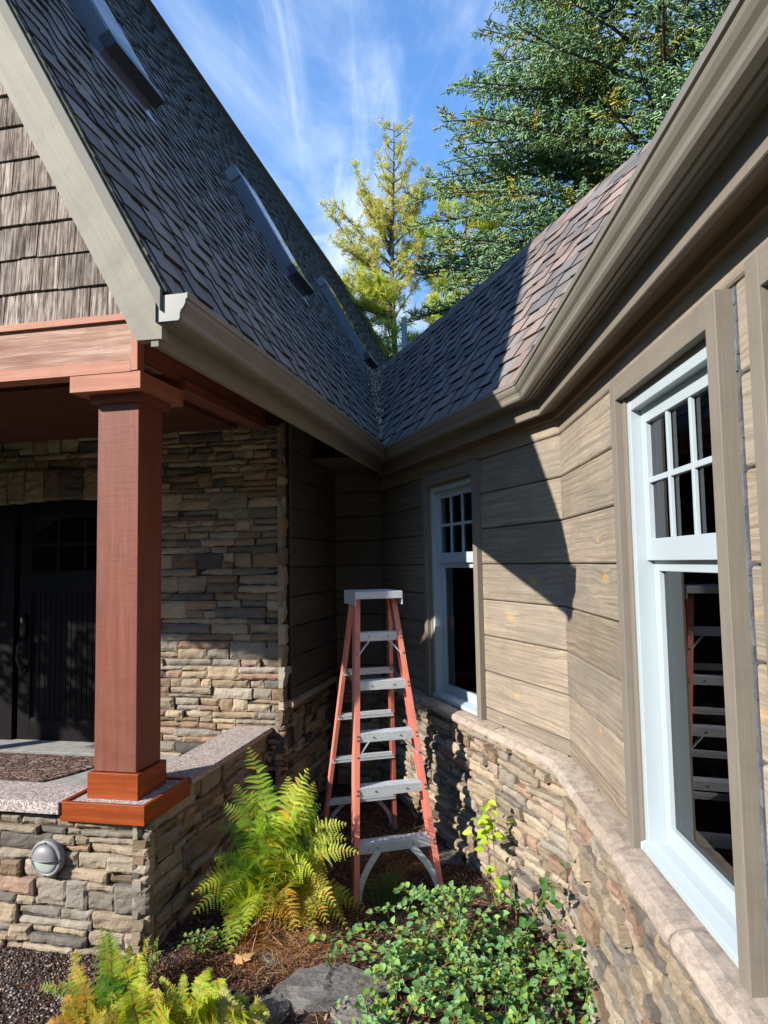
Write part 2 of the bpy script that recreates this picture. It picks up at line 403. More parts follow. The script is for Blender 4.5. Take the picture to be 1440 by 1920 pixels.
def alu():
    t = NT('aluminium'); ob = t.ob()
    k = t.noise(t.map(ob, (1, 1, 6)), 14, 6, .7); k2 = t.noise(ob, 60, 5, .7)
    c = t.mix(t.rng(k, .35, .7), (.56, .60, .65), (.44, .475, .52)); c = t.mix(t.rng(k2, .55, .7, 0, .5), c, (.25, .25, .26))
    t.col(c); t.bump(k2, .15, .002); return t.set(.45, .5, .25)
M['alu'] = alu()
M['fibre'] = simple('orange_fibreglass', (.62, .20, .15), .5, .4, var=.1, scale=8, bump=.15, bscale=200)
M['rivet'] = simple('dull_steel', (.3, .29, .28), .5, .5, .7)
M['print'] = simple('black_print', (.03, .03, .04), .6)
M['footpad'] = simple('grey_foot', (.13, .135, .14), .7)
M['lampmetal'] = simple('lamp_grey', (.20, .197, .21), .45, .5, var=.08, bump=.1)
M['lampglass'] = simple('frosted_glass', (.36, .43, .38), .25, .6, var=.05)
M['pipe'] = simple('pale_pipe', (.42, .45, .48), .5, .4, var=.05)
M['handle'] = simple('bronze_handle', (.05, .042, .04), .35, .5, .8)
def glass(name, tint, refl, rough=0):
    t = NT(name); t.t.nodes.remove(t.b)
    tr = t.n('ShaderNodeBsdfTransparent'); tr.inputs[0].default_value = (*tint, 1)
    gl = t.n('ShaderNodeBsdfGlossy'); gl.inputs['Roughness'].default_value = rough
    fr = t.n('ShaderNodeFresnel'); fr.inputs[0].default_value = refl
    ms = t.n('ShaderNodeMixShader'); t.l(fr.outputs[0], ms.inputs[0]); t.l(tr.outputs[0], ms.inputs[1]); t.l(gl.outputs[0], ms.inputs[2]); t.l(ms.outputs[0], t.out.inputs[0])
    return t.m
M['pane'] = glass('window_glass', (.8, .82, .8), 1.75)
M['skypane'] = glass('skylight_glass', (.25, .28, .3), 4.5)
M['doorpane'] = glass('door_glass', (.3, .33, .3), 1.6, .08)
def shingle():
    t = NT('asphalt_shingle'); ob = t.ob(); a = t.attr()
    g = t.noise(ob, 420, 2, .5); n = t.noise(ob, 6, 5, .6); n2 = t.noise(ob, 45, 4, .7)
    c = t.mix(t.rng(g, .35, .65, .0, .5), a, t.mix(1.0, a, (.35, .35, .38), 'MULTIPLY'))
    c = t.mix(t.rng(g, .6, .75, 0, .5), c, (.30, .26, .25))
    c = t.mix(t.rng(n, .3, .7, 0, .35), c, t.mix(1.0, a, (.6, .62, .68), 'MULTIPLY'))
    c = t.mix(t.rng(n2, .5, .75, 0, .25), c, t.mix(1.0, a, (1.3, 1.2, 1.1), 'MULTIPLY'))
    t.col(c); t.bump(g, .8, .002); return t.set(.9, .12)
M['shingle'] = shingle()
M['skyframe'] = simple('skylight_cladding', (.14, .155, .18), .35, .5, .2, var=.1)
def leaf_mat(name, trans=.35, rough=.5, spec=.35, var=.25):
    t = NT(name); a = t.attr(); ob = t.ob()
    n = t.noise(ob, 25, 3); c = t.mix(t.rng(n, .3, .7, 0, var), a, t.mix(1.0, a, (.6, .7, .5), 'MULTIPLY'))
    t.col(c); t.set(rough, spec)
    tl = t.n('ShaderNodeBsdfTranslucent'); t.l(t.mix(1.0, c, (1.15, 1.25, .6), 'MULTIPLY'), tl.inputs[0])
    ms = t.n('ShaderNodeMixShader'); ms.inputs[0].default_value = trans
    t.l(t.b.outputs[0], ms.inputs[1]); t.l(tl.outputs[0], ms.inputs[2]); t.l(ms.outputs[0], t.out.inputs[0])
    return t.m
M['leaf'] = leaf_mat('leaf_tissue'); M['fern'] = leaf_mat('fern_tissue', .42, .55, .25)
M['needle'] = leaf_mat('needle_tissue', .12, .6, .2, .4)
M['needle2'] = leaf_mat('soft_needle_tissue', .35, .6, .2, .3)
def bark():
    t = NT('bark'); ob = t.ob(); n = t.noise(t.map(ob, (1, 1, .25)), 18, 7, .7)
    c = t.ramp(n, [(.35, (.05, .038, .03)), (.55, (.13, .105, .088)), (.7, (.24, .2, .17))])
    c = t.mix(1.0, c, t.attr(), 'MULTIPLY'); t.col(c); t.bump(n, .9, .03); return t.set(.9, .1)
M['bark'] = bark()
M['stem'] = simple('plant_stem', (1, 1, 1), .6, .3, var=.15)
def ground_mat():
    t = NT('mulch_soil'); ob = t.ob()
    v = t.vor(t.map(ob, (1, 2.2, 1), rot=(0, 0, .6)), 55, out='Color'); s_ = t.n('ShaderNodeSeparateColor'); t.l(v, s_.inputs[0])
    c = t.ramp(s_.outputs[1], [(0, (.028, .016, .012)), (.45, (.07, .04, .03)), (.8, (.13, .08, .055)), (1, (.25, .19, .15))])
    n = t.noise(ob, 3.5, 6, .65); c = t.mix(t.rng(n, .4, .65, 0, .6), c, (.05, .032, .025))
    t.col(c); t.bump(t.math('ADD', t.noise(ob, 70, 6, .7), v), .9, .02); return t.set(.95, .1)
M['soil'] = ground_mat()
M['chip'] = simple('wood_chip', (1, 1, 1), .9, .1, var=.3, scale=60)
def lawn_mat():
    t = NT('grass_ground'); ob = t.ob(); n = t.noise(ob, 2, 8, .7)
    t.col(t.ramp(n, [(.3, (.03, .045, .015)), (.6, (.07, .10, .03)), (.8, (.14, .13, .06))])); t.bump(t.noise(ob, 30, 5), .8, .03); return t.set(.95, .1)
M['lawn'] = lawn_mat()
def rock_mat():
    t = NT('slate_rock'); ob = t.ob()
    n1 = t.noise(t.map(ob, (1, 1, 3)), 7, 9, .7, .6); n2 = t.noise(ob, 50, 7, .75)
    c = t.ramp(n1, [(.3, (.055, .053, .055)), (.5, (.13, .122, .118)), (.68, (.24, .215, .19))])
    c = t.mix(t.rng(n2, .45, .7, 0, .4), c, (.27, .25, .22)); c = t.mix(t.rng(t.noise(ob, 12, 5, .6), .6, .68, 0, .6), c, (.09, .10, .05))
    t.col(c); t.bump(t.math('ADD', n1, t.math('MULTIPLY', n2, .5)), .8, .015); return t.set(.85, .25)
M['rock'] = rock_mat()
def mat_mat():
    t = NT('doormat_rubber'); ob = t.ob()
    e = t.vor(t.map(ob, (1, 1.6, .01)), 20, feat='DISTANCE_TO_EDGE'); cl_ = t.vor(t.map(ob, (1, 1.6, .01)), 20, out='Color')
    s_ = t.n('ShaderNodeSeparateColor'); t.l(cl_, s_.inputs[0])
    c = t.ramp(s_.outputs[0], [(0, (.10, .06, .055)), (.5, (.20, .12, .10)), (1, (.30, .22, .19))])
    c = t.mix(t.rng(e, .02, .07, 1, 0), c, (.015, .013, .013)); t.col(c); t.bump(t.rng(e, 0, .12), 1, .01); return t.set(.75, .3)
M['mat'] = mat_mat()

# ------------------------------------------------------------------ generators
def nz(p, s, o=0.0): return noise.noise(Vector((p[0] * s + o, p[1] * s + o * 1.3, p[2] * s - o)))
TAN = [(.43, .35, .255), (.385, .31, .225), (.47, .395, .30), (.35, .295, .225)]
GREY = [(.24, .215, .18), (.30, .27, .225), (.185, .168, .148), (.125, .117, .112), (.34, .31, .265)]
LGREY = [(.32, .285, .24), (.27, .24, .205), (.38, .34, .285), (.21, .19, .17)]
PINK = [(.42, .31, .24), (.37, .25, .19), (.45, .345, .27), (.40, .31, .25)]
BRN = [(.29, .205, .14), (.24, .175, .125), (.35, .25, .17)]
def pick_stone(mix):
    r = random.random(); t = 0
    for k, wgt in mix:
        t += wgt
        if r < t:
            v = random.uniform(.8, 1.15); return tuple(c * v for c in random.choice(k))
    return random.choice(TAN)
MIX_A = [(TAN, .56), (LGREY, .26), (GREY, .07), (PINK, .06), (BRN, .05)]
MIX_B = [(TAN, .38), (LGREY, .22), (GREY, .13), (PINK, .06), (BRN, .21)]
def stone(mb, F, u0, u1, z0, z1, base, prot, col, res=.016, rough=1.0):
    g = .0022
    u0 += g; u1 -= g; z0 += g; z1 -= g
    if u1 - u0 < .01 or z1 - z0 < .006: return
    nu = max(3, int((u1 - u0) / res)); nv = max(3, int((z1 - z0) / res))
    sd = random.random() * 90; tu = random.uniform(-.14, .14); tz = random.uniform(-.10, .18)
    flip = F.U.cross(Z).dot(F.N) < 0
    i0 = len(mb.v)
    for i in range(-1, nu + 2):
        for j in range(-1, nv + 2):
            ring = i < 0 or j < 0 or i > nu or j > nv
            ii = min(max(i, 0), nu); jj = min(max(j, 0), nv)
            u = u0 + (u1 - u0) * ii / nu; z = z0 + (z1 - z0) * jj / nv
            e = min(u - u0, u1 - u, z - z0, z1 - z)
            q = (u, z, sd)
            if ring: n = base - .03
            else:
                k = max(0, 1 - e / .016)
                big = noise.fractal(Vector((u * 9 + sd, z * 14, sd)), .9, 2.1, 4)
                stp = noise.noise(Vector((u * 16 + sd, z * 30, sd + 4))); stp = math.copysign(min(abs(stp) * 3, 1), stp)
                n = base + prot + (u - (u0 + u1) / 2) * tu + (z - (z0 + z1) / 2) * tz + (big * .007 + stp * .0042 + nz(q, 70, sd) * .0022) * rough - k * k * .011
            ju = nz((z * 1.0, sd, ii * 0 + (0 if ii < nu / 2 else 9)), 22) * .006 if ii in (0, nu) else 0
            jz = nz((u * 1.0, sd, (0 if jj < nv / 2 else 7)), 16) * .0052 if jj in (0, nv) else 0
            mb.v.append(tuple(F.p(u + ju, n, z + jz)))
    W_ = nv + 3
    for i in range(nu + 2):
        for j in range(nv + 2):
            a = i0 + i * W_ + j
            fc = (a, a + W_, a + W_ + 1, a + 1)
            mb.f.append(fc[::-1] if flip else fc); mb.uv.extend([(0, 0)] * 4); mb.c.extend([col] * 4); mb.mi.append(0)
def ledge(mb, F, u0, u1, z0, z1, base=.0, prot=(.0, .035), mix=MIX_A, res=.016, sc_=1.0, skip=None, rough=1.0):
    z = z0
    while z < z1 - .015:
        h = random.choice([.035, .045, .055, .065, .08, .095, .115, .135]) * sc_
        if z1 - (z + h) < .035: h = z1 - z
        if h > .19 * sc_: h = (z1 - z) / 2
        u = u0
        while u < u1 - .01:
            wd = random.uniform(.13, .42) * sc_
            if random.random() < .18: wd *= .5
            if u1 - (u + wd) < .07: wd = u1 - u
            parts = [(z, z + h)]
            if h > .075 and random.random() < .6:
                k = z + h * random.uniform(.35, .65); parts = [(z, k), (k, z + h)]
            for p0, p1 in parts:
                subs = [(u, u + wd)]
                if wd > .2 and random.random() < .4:
                    k = u + wd * random.uniform(.35, .65); subs = [(u, k), (k, u + wd)]
                for s0, s1 in subs:
                    if skip and skip((s0 + s1) / 2, (p0 + p1) / 2): continue
                    stone(mb, F, s0, s1, p0, p1, base, random.uniform(*prot), pick_stone(mix), res, rough)
            u += wd
        z += h
def planks(mb, F, u0, u1, lines, tone=1.0, th=.03, n0=0.0, step=None):
    """boards with an eased V joint, front face at n0"""
    for a, b in zip(lines[:-1], lines[1:]):
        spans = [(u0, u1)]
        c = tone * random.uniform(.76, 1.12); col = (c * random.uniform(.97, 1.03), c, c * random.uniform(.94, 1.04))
        uo, vo = random.random() * 60, random.random() * 60
        pr = [(n0 - th, a + .001), (n0 - .014, a + .002), (n0 - .004, a + .0045), (n0, a + .010), (n0, b - .008), (n0 - .004, b - .003), (n0 - .014, b - .001), (n0 - th, b)]
        flip = F.U.cross(Z).dot(F.N) < 0
        for i in range(len(pr) - 1):
            (na, za), (nb_, zb) = pr[i], pr[i + 1]
            pts = [F.p(u0, na, za), F.p(u1, na, za), F.p(u1, nb_, zb), F.p(u0, nb_, zb)]
            uv = [(u0 + uo, za + vo), (u1 + uo, za + vo), (u1 + uo, zb + vo), (u0 + uo, zb + vo)]
            if flip: pts = pts[::-1]; uv = uv[::-1]
            mb.face(pts, uv, col)
        for uu in (u0, u1): mb.face([F.p(uu, n, z) for n, z in pr], [(0, 0)] * len(pr), col)
def fbox(mb, F, u0, u1, z0, z1, n0, n1, col=(1, 1, 1), grain='u'):
    if grain == 'u': mb.box(F.o, F.U, Z, F.N, u0, u1, z0, z1, n0, n1, col)
    elif grain == 'z': mb.box(F.o, Z, F.U, F.N, z0, z1, u0, u1, n0, n1, col)
    else: mb.box(F.o, F.N, F.U, Z, n0, n1, u0, u1, z0, z1, col)

# ================================================================== GROUND
def gz(x, y):
    """bed height"""
    h = .02 * noise.noise(Vector((x * 1.1, y * 1.1, 3))) + .012 * noise.noise(Vector((x * 5, y * 5, 1)))
    h += .05 * math.exp(-((x + .35) ** 2 + (y - 3.55) ** 2) / .12)
    return h
g = MB()
xs = sorted(set([-900, -300, -100, -40, -15, -8, -5] + [-4 + i * .06 for i in range(110)] + [3, 5, 9, 20, 60, 200, 900]))
ys = sorted(set([-900, -200, -60, -20, -8, -3] + [0 + i * .06 for i in range(125)] + [8, 10, 15, 30, 80, 300, 1200]))
for x in xs:
    for y in ys: g.v.append((x, y, gz(x, y) if -4 < x < 2.6 and 0 < y < 7.5 else -.02))
for i in range(len(xs) - 1):
    for j in range(len(ys) - 1):
        a = i * len(ys) + j
        g.f.append((a, a + len(ys), a + len(ys) + 1, a + 1)); g.uv.extend([(0, 0)] * 4); g.c.extend([(1, 1, 1)] * 4)
        inside = -4 < xs[i] < 2.5 and .5 < ys[j] < 7.4
        g.mi.append(0 if inside else 1)
go = g.build('ground', [M['soil'], M['lawn']], smooth=True); tag(go, kind='structure')

# ================================================================== HOUSE
house = empty('house', PW(1.6, 1.5, 0))
tag(house, 'house with brown plank walls, stacked stone base and steep shingled porch gable', 'house')
HP = []
def part(mb, name, mat, label=None, parent=None, **k):
    o = mb.build(name, mat, None, **k)
    p = parent or house
    o.parent = p
    o.matrix_parent_inverse = Matrix.Translation(-Vector(house.location)) if p is house else Matrix.Identity(4)
    if label: o['label'] = label
    return o
LINES = [.915, .99, 1.207, 1.421, 1.636, 1.850, 2.065, 2.280, 2.494, 2.70]
CAPZ = .915

# ---- stone veneers
mb = MB()
FFs = Fr(PW(.05, 0, 0), PB, -PA)
for (u0, u1, z0, z1) in ((-.012, .9, -.06, .645), (.9, 3.6, -.06, .665)):
    ledge(mb, FFs, u0, u1, z0, z1, .0, (.004, .034), MIX_A, .013)
part(mb, 'front_stone_wall', M['stone'], 'beige and grey stacked stone face below the porch slab', smooth=False)
mb = MB()
FSs = Fr(PW(.0, .04, 0), PA, -PB)
ledge(mb, FSs, .015, 1.72, -.06, .70, .0, (.004, .04), MIX_B, .015)
FSs2 = Fr(PW(.0, -.07, 0), PA, -PB)
part(mb, 'side_stone_wall', M['stone'], 'shaded stacked stone side of the porch base')
mb = MB(); ledge(mb, FSs2, 1.62, 2.80, -.06, .86, .0, (.004, .035), MIX_B, .02)
F3s = Fr(F3.o - PA * .03, F3.U, F3.N)
ledge(mb, Fr(C01 + PA * .0, F3.U, -PA), .0, (C12 - C01).length, -.06, .86, .03, (.0, .03), MIX_B, .022)
part(mb, 'corner_stone_base', M['stone'])
mb = MB(); ledge(mb, F1, -.02, LEN1 - .02, -.06, .862, .012, (.0, .052), [(TAN, .52), (LGREY, .34), (PINK, .08), (BRN, .06)], .013, .85, None, 1.0)
part(mb, 'wing_stone_base', M['stone'], 'sunlit stacked stone base below the narrow window')
mb = MB(); ledge(mb, F2, -.0, 3.4, -.06, .862, .012, (.0, .055), [(TAN, .48), (LGREY, .38), (PINK, .08), (BRN, .06)], .0115, .82, None, 1.1)
part(mb, 'near_stone_base', M['stone'], 'stacked stone base beside the camera below the large window')
# frontal wall at the back of the porch
mb = MB()
FW = Fr(PW(1.645, 0, 0), PB, -PA)
ledge(mb, FW, -.115, 1.12, .42, 2.90, .0, (.0, .026), MIX_B, .02, .95)
ledge(mb, FW, 1.12, 3.6, 2.64, 2.90, .0, (.0, .02), MIX_B, .02, .9)
u = 1.1
while u < 3.3:
    wd = random.uniform(.13, .24); arch = 2.385 + .012 * math.sin(u * 5)
    stone(mb, FW, u, u + wd, arch, 2.64, .02, random.uniform(.01, .03), pick_stone([(BRN, .8), (GREY, .2)]), .018); u += wd
FQ = Fr(PW(1.625, -.10, 0), PA, -PB)
z = .73
while z < 2.86:
    h = random.choice([.06, .09, .12, .15]); stone(mb, FQ, -.012, random.uniform(.09, .12), z, min(z + h, 2.87), .0, random.uniform(.0, .03), pick_stone(MIX_B), .02); z += h
part(mb, 'porch_stone_wall', M['stone'], 'tan and brown stacked stone wall beside the front door')
# dark joints / solid cores behind the stones
mb = MB()
mb.box(PO, PA, PB, Z, .055, 1.64, .045, 3.6, -.1, .49); mb.box(PO, PA, PB, Z, .0555, .25, .0455, 3.59, .49, .668); mb.box(PO, PA, PB, Z, .25, 1.64, .0455, .255, .49, .69)
mb.box(PO, PA, PB, Z, 1.66, 2.9, -.065, .05, -.1, .86)
fbox(mb, F1, -.03, LEN1 + .12, -.1, .88, -.14, .0); fbox(mb, F2, -.03, 5.2, -.1, .88, -.14, .003)
fbox(mb, F3, -.1, .5, -.1, .88, -.2, .004)
mb.box(PO, PA, PB, Z, 1.66, 1.9, -.085, 1.11, .4, 3.1)
mb.box(PO, PA, PB, Z, 1.66, 1.9, 1.11, 3.4, 2.42, 3.1)
part(mb, 'wall_core', M['mortar'])
# ---- cap stones
CP = [(-.01, .917), (.055, .914), (.088, .908), (.104, .897), (.110, .882), (.106, .867), (.092, .860), (-.01, .860)]
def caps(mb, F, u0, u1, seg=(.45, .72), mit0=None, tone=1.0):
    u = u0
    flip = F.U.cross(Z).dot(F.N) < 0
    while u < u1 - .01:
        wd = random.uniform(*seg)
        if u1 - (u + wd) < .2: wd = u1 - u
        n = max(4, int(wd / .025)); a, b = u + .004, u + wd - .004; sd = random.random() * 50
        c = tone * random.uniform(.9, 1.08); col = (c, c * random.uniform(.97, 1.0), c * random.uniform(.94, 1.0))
        i0 = len(mb.v)
        fine = []
        for q in range(len(CP) - 1):
            for k in range(3): fine.append(tuple(CP[q][x] + (CP[q + 1][x] - CP[q][x]) * k / 3 for x in (0, 1)))
        fine.append(CP[-1])
        for i in range(n + 1):
            uu = a + (b - a) * i / n; ee = min(i, n - i) / n * (b - a); sh = max(0, 1 - ee / .02) * .006
            for nn, zz in fine:
                d = (nz((uu, nn * 2, zz * 2 + sd), 9, sd) * .008 + nz((uu, nn, zz + sd), 38, sd) * .0035)
                cN, cz = .05, .882; l = math.hypot(nn - cN, zz - cz) + 1e-6; fr_ = (l - sh * 1.0 + (d if nn > .0 else 0)) / l
                mb.v.append(tuple(F.p(uu, cN + (nn - cN) * fr_, cz + (zz - cz) * fr_)))
        K = len(fine)
        for i in range(n):
            for j in range(K - 1):
                x = i0 + i * K + j; fc = (x, x + 1, x + K + 1, x + K)
                mb.f.append(fc[::-1] if flip else fc); mb.uv.extend([(0, 0)] * 4); mb.c.extend([col] * 4); mb.mi.append(0)
        for i in (0, n):
            mb.f.append(tuple(i0 + i * K + j for j in range(K))); mb.uv.extend([(0, 0)] * K); mb.c.extend([col] * K); mb.mi.append(0)
        u += wd
mb = MB(); caps(mb, F1, .02, LEN1 - .06); caps(mb, F2, -.02, 3.6, (.5, .62))
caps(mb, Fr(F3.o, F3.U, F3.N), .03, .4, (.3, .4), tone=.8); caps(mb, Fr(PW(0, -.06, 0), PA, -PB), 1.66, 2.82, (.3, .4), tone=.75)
part(mb, 'stone_sill', M['cap'], 'pinkish tan rounded sill stones along the top of the stone base')

# ---- plank walls
W1U = (.875, 1.745); W2U = (1.01, 1.872); W3U = (2.02, 2.882); WZ0, WZ1 = .90, 2.492
mb = MB()
lo = [l for l in LINES if l <= 2.5]; hi = [2.494, 2.70]
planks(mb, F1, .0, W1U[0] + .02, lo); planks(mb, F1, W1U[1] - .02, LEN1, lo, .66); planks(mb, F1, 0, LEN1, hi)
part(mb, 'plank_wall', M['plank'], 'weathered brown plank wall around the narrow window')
mb = MB()
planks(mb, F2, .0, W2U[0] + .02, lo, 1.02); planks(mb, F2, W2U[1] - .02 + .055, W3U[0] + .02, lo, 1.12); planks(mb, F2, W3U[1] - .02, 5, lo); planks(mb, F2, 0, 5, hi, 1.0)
part(mb, 'plank_wall', M['plank'], 'weathered brown plank wall around the large near window')
mb = MB()  # boards toned down: shade of the inner corner put into their colour
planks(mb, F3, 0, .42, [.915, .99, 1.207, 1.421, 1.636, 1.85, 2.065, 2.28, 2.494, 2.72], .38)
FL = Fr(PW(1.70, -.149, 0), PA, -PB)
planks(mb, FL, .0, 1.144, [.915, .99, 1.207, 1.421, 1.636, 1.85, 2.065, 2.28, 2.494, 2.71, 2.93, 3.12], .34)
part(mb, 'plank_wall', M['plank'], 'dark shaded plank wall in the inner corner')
mb = MB()
for F, (a, b), e0, e1 in ((F1, W1U, -.0, LEN1 + .15),):
    fbox(mb, F, e0, a + .08, .85, 2.8, -.15, -.022); fbox(mb, F, b - .08, e1, .85, 2.8, -.15, -.022)
    fbox(mb, F, a + .08, b - .08, 2.42, 2.8, -.15, -.022); fbox(mb, F, a + .08, b - .08, .85, .93, -.15, -.022)
spans = [(-.03, W2U[0] + .08), (W2U[1] - .08, W3U[0] + .08), (W3U[1] - .08, 5.2)]
for a, b in spans: fbox(mb, F2, a, b, .85, 2.8, -.15, -.024)
for a, b in (W2U, W3U):
    fbox(mb, F2, a + .08, b - .08, 2.42, 2.8, -.15, -.024); fbox(mb, F2, a + .08, b - .08, .85, .93, -.15, -.024)
fbox(mb, F3, -.1, .5, .85, 2.75, -.2, -.02)
mb.box(PO, PA, PB, Z, 1.68, 2.9, -.13, .1, .85, 3.0)
part(mb, 'sheathing', M['sheath'])

# ---- windows
def window(F, a, b, label, curtain=True, far='u1', deep=True):
    """a..b outer trim, one double-hung window with six small panes above"""
    s = 1 if far == 'u1' else -1
    mb = MB(); fa, fb_ = a + .088, b - .088; z0, z1 = .925, 2.398
    fw = .032
    # white frame
    fbox(mb, F, fa, fa + fw, z0, z1, -.10, .004, grain='z'); fbox(mb, F, fb_ - fw, fb_, z0, z1, -.10, .004, grain='z')
    fbox(mb, F, fa + fw, fb_ - fw, z1 - fw, z1, -.10, .002)
    # sloping sill
    p0 = [(-.10, z0 + .036), (-.02, z0 + .030), (.018, z0 + .018), (.018, z0 - .004), (-.10, z0 - .004)]
    mb.sweep(p0[::-1], [(F.p(fa + (fb_ - fa) * k, 0, 0), F.N) for k in (0, 1)], close=True)
    wroot = part(mb, 'window', M['white'], label, bevel=.002)
    def sub(mb, name, mat, bevel=0, label=None):
        return part(mb, name, mat, label, parent=wroot, bevel=bevel)
    # brown casing
    mb = MB(); tw = .056
    fbox(mb, F, a, a + tw, WZ0 + .008, WZ1, -.012, .036, grain='z'); fbox(mb, F, b - tw, b, WZ0 + .008, WZ1, -.012, .036, grain='z')
    fbox(mb, F, a + tw, b - tw, 2.416, WZ1 - .001, -.012, .034)
    fbox(mb, F, a + tw + .001, a + .088, WZ0 + .012, 2.415, -.03, .012, grain='z'); fbox(mb, F, b - .088, b - tw - .001, WZ0 + .012, 2.415, -.03, .012, grain='z')
    fbox(mb, F, a + .088, b - .088, 2.399, 2.4155, -.05, .004)
    sub(mb, 'casing', M['trim'], .002)
    ia, ib = fa + fw, fb_ - fw; sw = .045
    # sashes
    mb = MB(); zt = z1 - fw; zm0, zm1 = 1.852, 1.932
    def sash(zl, zh, n, bot, top):
        fbox(mb, F, ia, ia + sw, zl, zh, n - .03, n, grain='z'); fbox(mb, F, ib - sw, ib, zl, zh, n - .03, n, grain='z')
        fbox(mb, F, ia + sw, ib - sw, zl, zl + bot, n - .03, n); fbox(mb, F, ia + sw, ib - sw, zh - top, zh, n - .03, n)
    sash(zm0 + .01, zt, -.030, .070, .05); up_ = sub(mb, 'upper_sash', M['white'], .002)
    mb = MB(); sash(z0 + .03, zm0 + .02, -.052, .06, .045); sub(mb, 'lower_sash', M['white'], .002)
    mb = MB(); ga, gb = ia + sw, ib - sw; ub, ut = zm0 + .08, zt - .05
    for k in (1, 2):
        uu = ga + (gb - ga) * k / 3; fbox(mb, F, uu - .009, uu + .009, ub, ut, -.045, -.033, grain='z')
    zz = (ub + ut) / 2; fbox(mb, F, ga, gb, zz - .009, zz + .009, -.046, -.034)
    for m_ in split(mb): sub(m_, 'muntin', M['white'], .0015)
    for k in range(3):
        for r in range(2):
            mb = MB(); ua = ga + (gb - ga) * k / 3; ue = ga + (gb - ga) * (k + 1) / 3; za, zb = (ub, zz) if r == 0 else (zz, ut)
            fbox(mb, F, ua, ue, za, zb, -.0505, -.0465); sub(mb, 'pane', M['pane'])
    mb = MB(); fbox(mb, F, ga, gb, z0 + .09, zm0 - .025, -.072, -.068); sub(mb, 'pane', M['pane'])
    # inner jamb and curtain
    mb = MB()
    fbox(mb, F, ia - .01, ia + .01, z0, z1, -.26, -.10, grain='z'); fbox(mb, F, ib - .01, ib + .01, z0, z1, -.26, -.10, grain='z')
    fbox(mb, F, ia, ib, z0, z0 + .05, -.26, -.10); fbox(mb, F, ia, ib, z1 - .05, z1, -.26, -.10)
    sub(mb, 'inner_jamb', M['pine'])
    if curtain:
        mb = MB()
        for e, d in ((a + .06, 1), (b - .06, -1)):
            def cf(i, j, e=e, d=d): return F.p(e + d * i * .17, -.33 + .022 * math.sin(i * 26) + .01 * nz((i * 3, j * 2, e), 1), .5 + j * 1.95)
            mb.grid(cf, 40, 10)
        for m_ in split(mb): sub(m_, 'curtain', M['curtain'])
    return wroot
window(F1, *W1U, 'narrow white double-hung window in the wall behind the ladder, brown casing')
window(F2, *W2U, 'large white double-hung window close to the camera, ladder reflected in it')
window(F2, *W3U, 'casing edge of a further window cut by the right side of the picture')
mb = MB()
for k in range(40):
    z = .93 + k * .039; c = random.uniform(.5, .8)
    fbox(mb, F2, W2U[1] + .002, W2U[1] + .014 + random.uniform(-.003, .003), z, z + .04, -.028, -.004 + random.uniform(-.003, .002), (c, c, c))
part(mb, 'caulk_joint', M['caulk'])

# ---- room behind the windows
mb = MB()
q = [F1.p(LEN1 + .1, -.15, 0), F1.p(0, -.155, 0), F2.p(5.1, -.155, 0), F2.p(5.1, -3.2, 0), F1.p(LEN1 + .6, -3.6, 0)]
def up2(p, z): return (p.x, p.y, z)
mb.face([up2(p, .36) for p in q]); mb.face([up2(p, 2.72) for p in q][::-1])
for i in (2, 3, 4): mb.face([up2(q[i], .36), up2(q[(i + 1) % 5], .36), up2(q[(i + 1) % 5], 2.72), up2(q[i], 2.72)])
part(mb, 'room_interior', M['roomwall'])

# ---- eaves: gutters, fascias, soffits
BV = BIS / BIS.dot(N1)
def q_at(n):   # where the wing eave line at offset n meets the porch eave line with the same profile offset
    o = CB + N1 * n
    b0 = -.559 - n
    # (o + D1 t - PO).PB = b0
    t = (b0 - (o - PO).dot(PB)) / D1.dot(PB)
    return o + D1 * t
Q0 = q_at(0); QV = q_at(1) - Q0
GP = [(.103, 2.764), (.103, 2.672), (.185, 2.672), (.190, 2.680), (.190, 2.694), (.194, 2.706), (.203, 2.716), (.209, 2.728), (.211, 2.742), (.217, 2.744), (.217, 2.764), (.206, 2.766), (.205, 2.758)]
def frame_vec(n): return n
def gutter(path, name, label, cap0=False):
    mb = MB(); mb.sweep(GP, path, caps=False)
    # grooves on the underside
    for n in (.118, .134, .156): mb.sweep([(n, 2.671), (n + .003, 2.668), (n + .006, 2.671)], path, caps=False, col=(.55, .55, .55))
    return part(mb, name, M['gutter'], label, solid=.0022)
LP0 = (PW(-1.05, -.559, 0), -PB)
g1 = gutter([LP0, (Q0, QV)], 'gutter', 'brown metal gutter along the porch roof with a square grey end cap')
mb = MB()
pts = [PW(-1.052, -.559 - n, z) for n, z in GP[:11]]
mb.face(pts); mb.face([p + PA * .003 for p in pts][::-1])
mb2 = MB(); 
for (na, za), (nb_, zb) in zip(GP[:10], GP[1:11]): mb.face([PW(-1.06, -.559 - na, za), PW(-1.06, -.559 - nb_, zb), PW(-1.045, -.559 - nb_, zb), PW(-1.045, -.559 - na, za)])
ec = mb.build('end_cap', M['gutcap']); ec.parent = g1
gutter([(Q0, QV), (CB, BV)], 'gutter', 'brown metal gutter above the narrow window')
gutter([(CB, BV), (F2.p(5.2, 0, 0), N2)], 'gutter', 'brown metal gutter above the large near window')
mb = MB()   # joint strap at the bend
for (na, za), (nb_, zb) in zip(GP[2:10], GP[3:11]):
    A_ = CB + BV * (na + .003) + Z * (za - .002); B_ = CB + BV * (nb_ + .003) + Z * (zb - .002)
    d = (-D2 * .012, D1 * .012)
    mb.face([A_ + d[0], A_ + d[1], B_ + d[1], B_ + d[0]])
part(mb, 'gutter_strap', M['gutcap'], solid=.002)
FP = [(.078, 2.592), (.101, 2.592), (.101, 2.768), (.078, 2.768)]
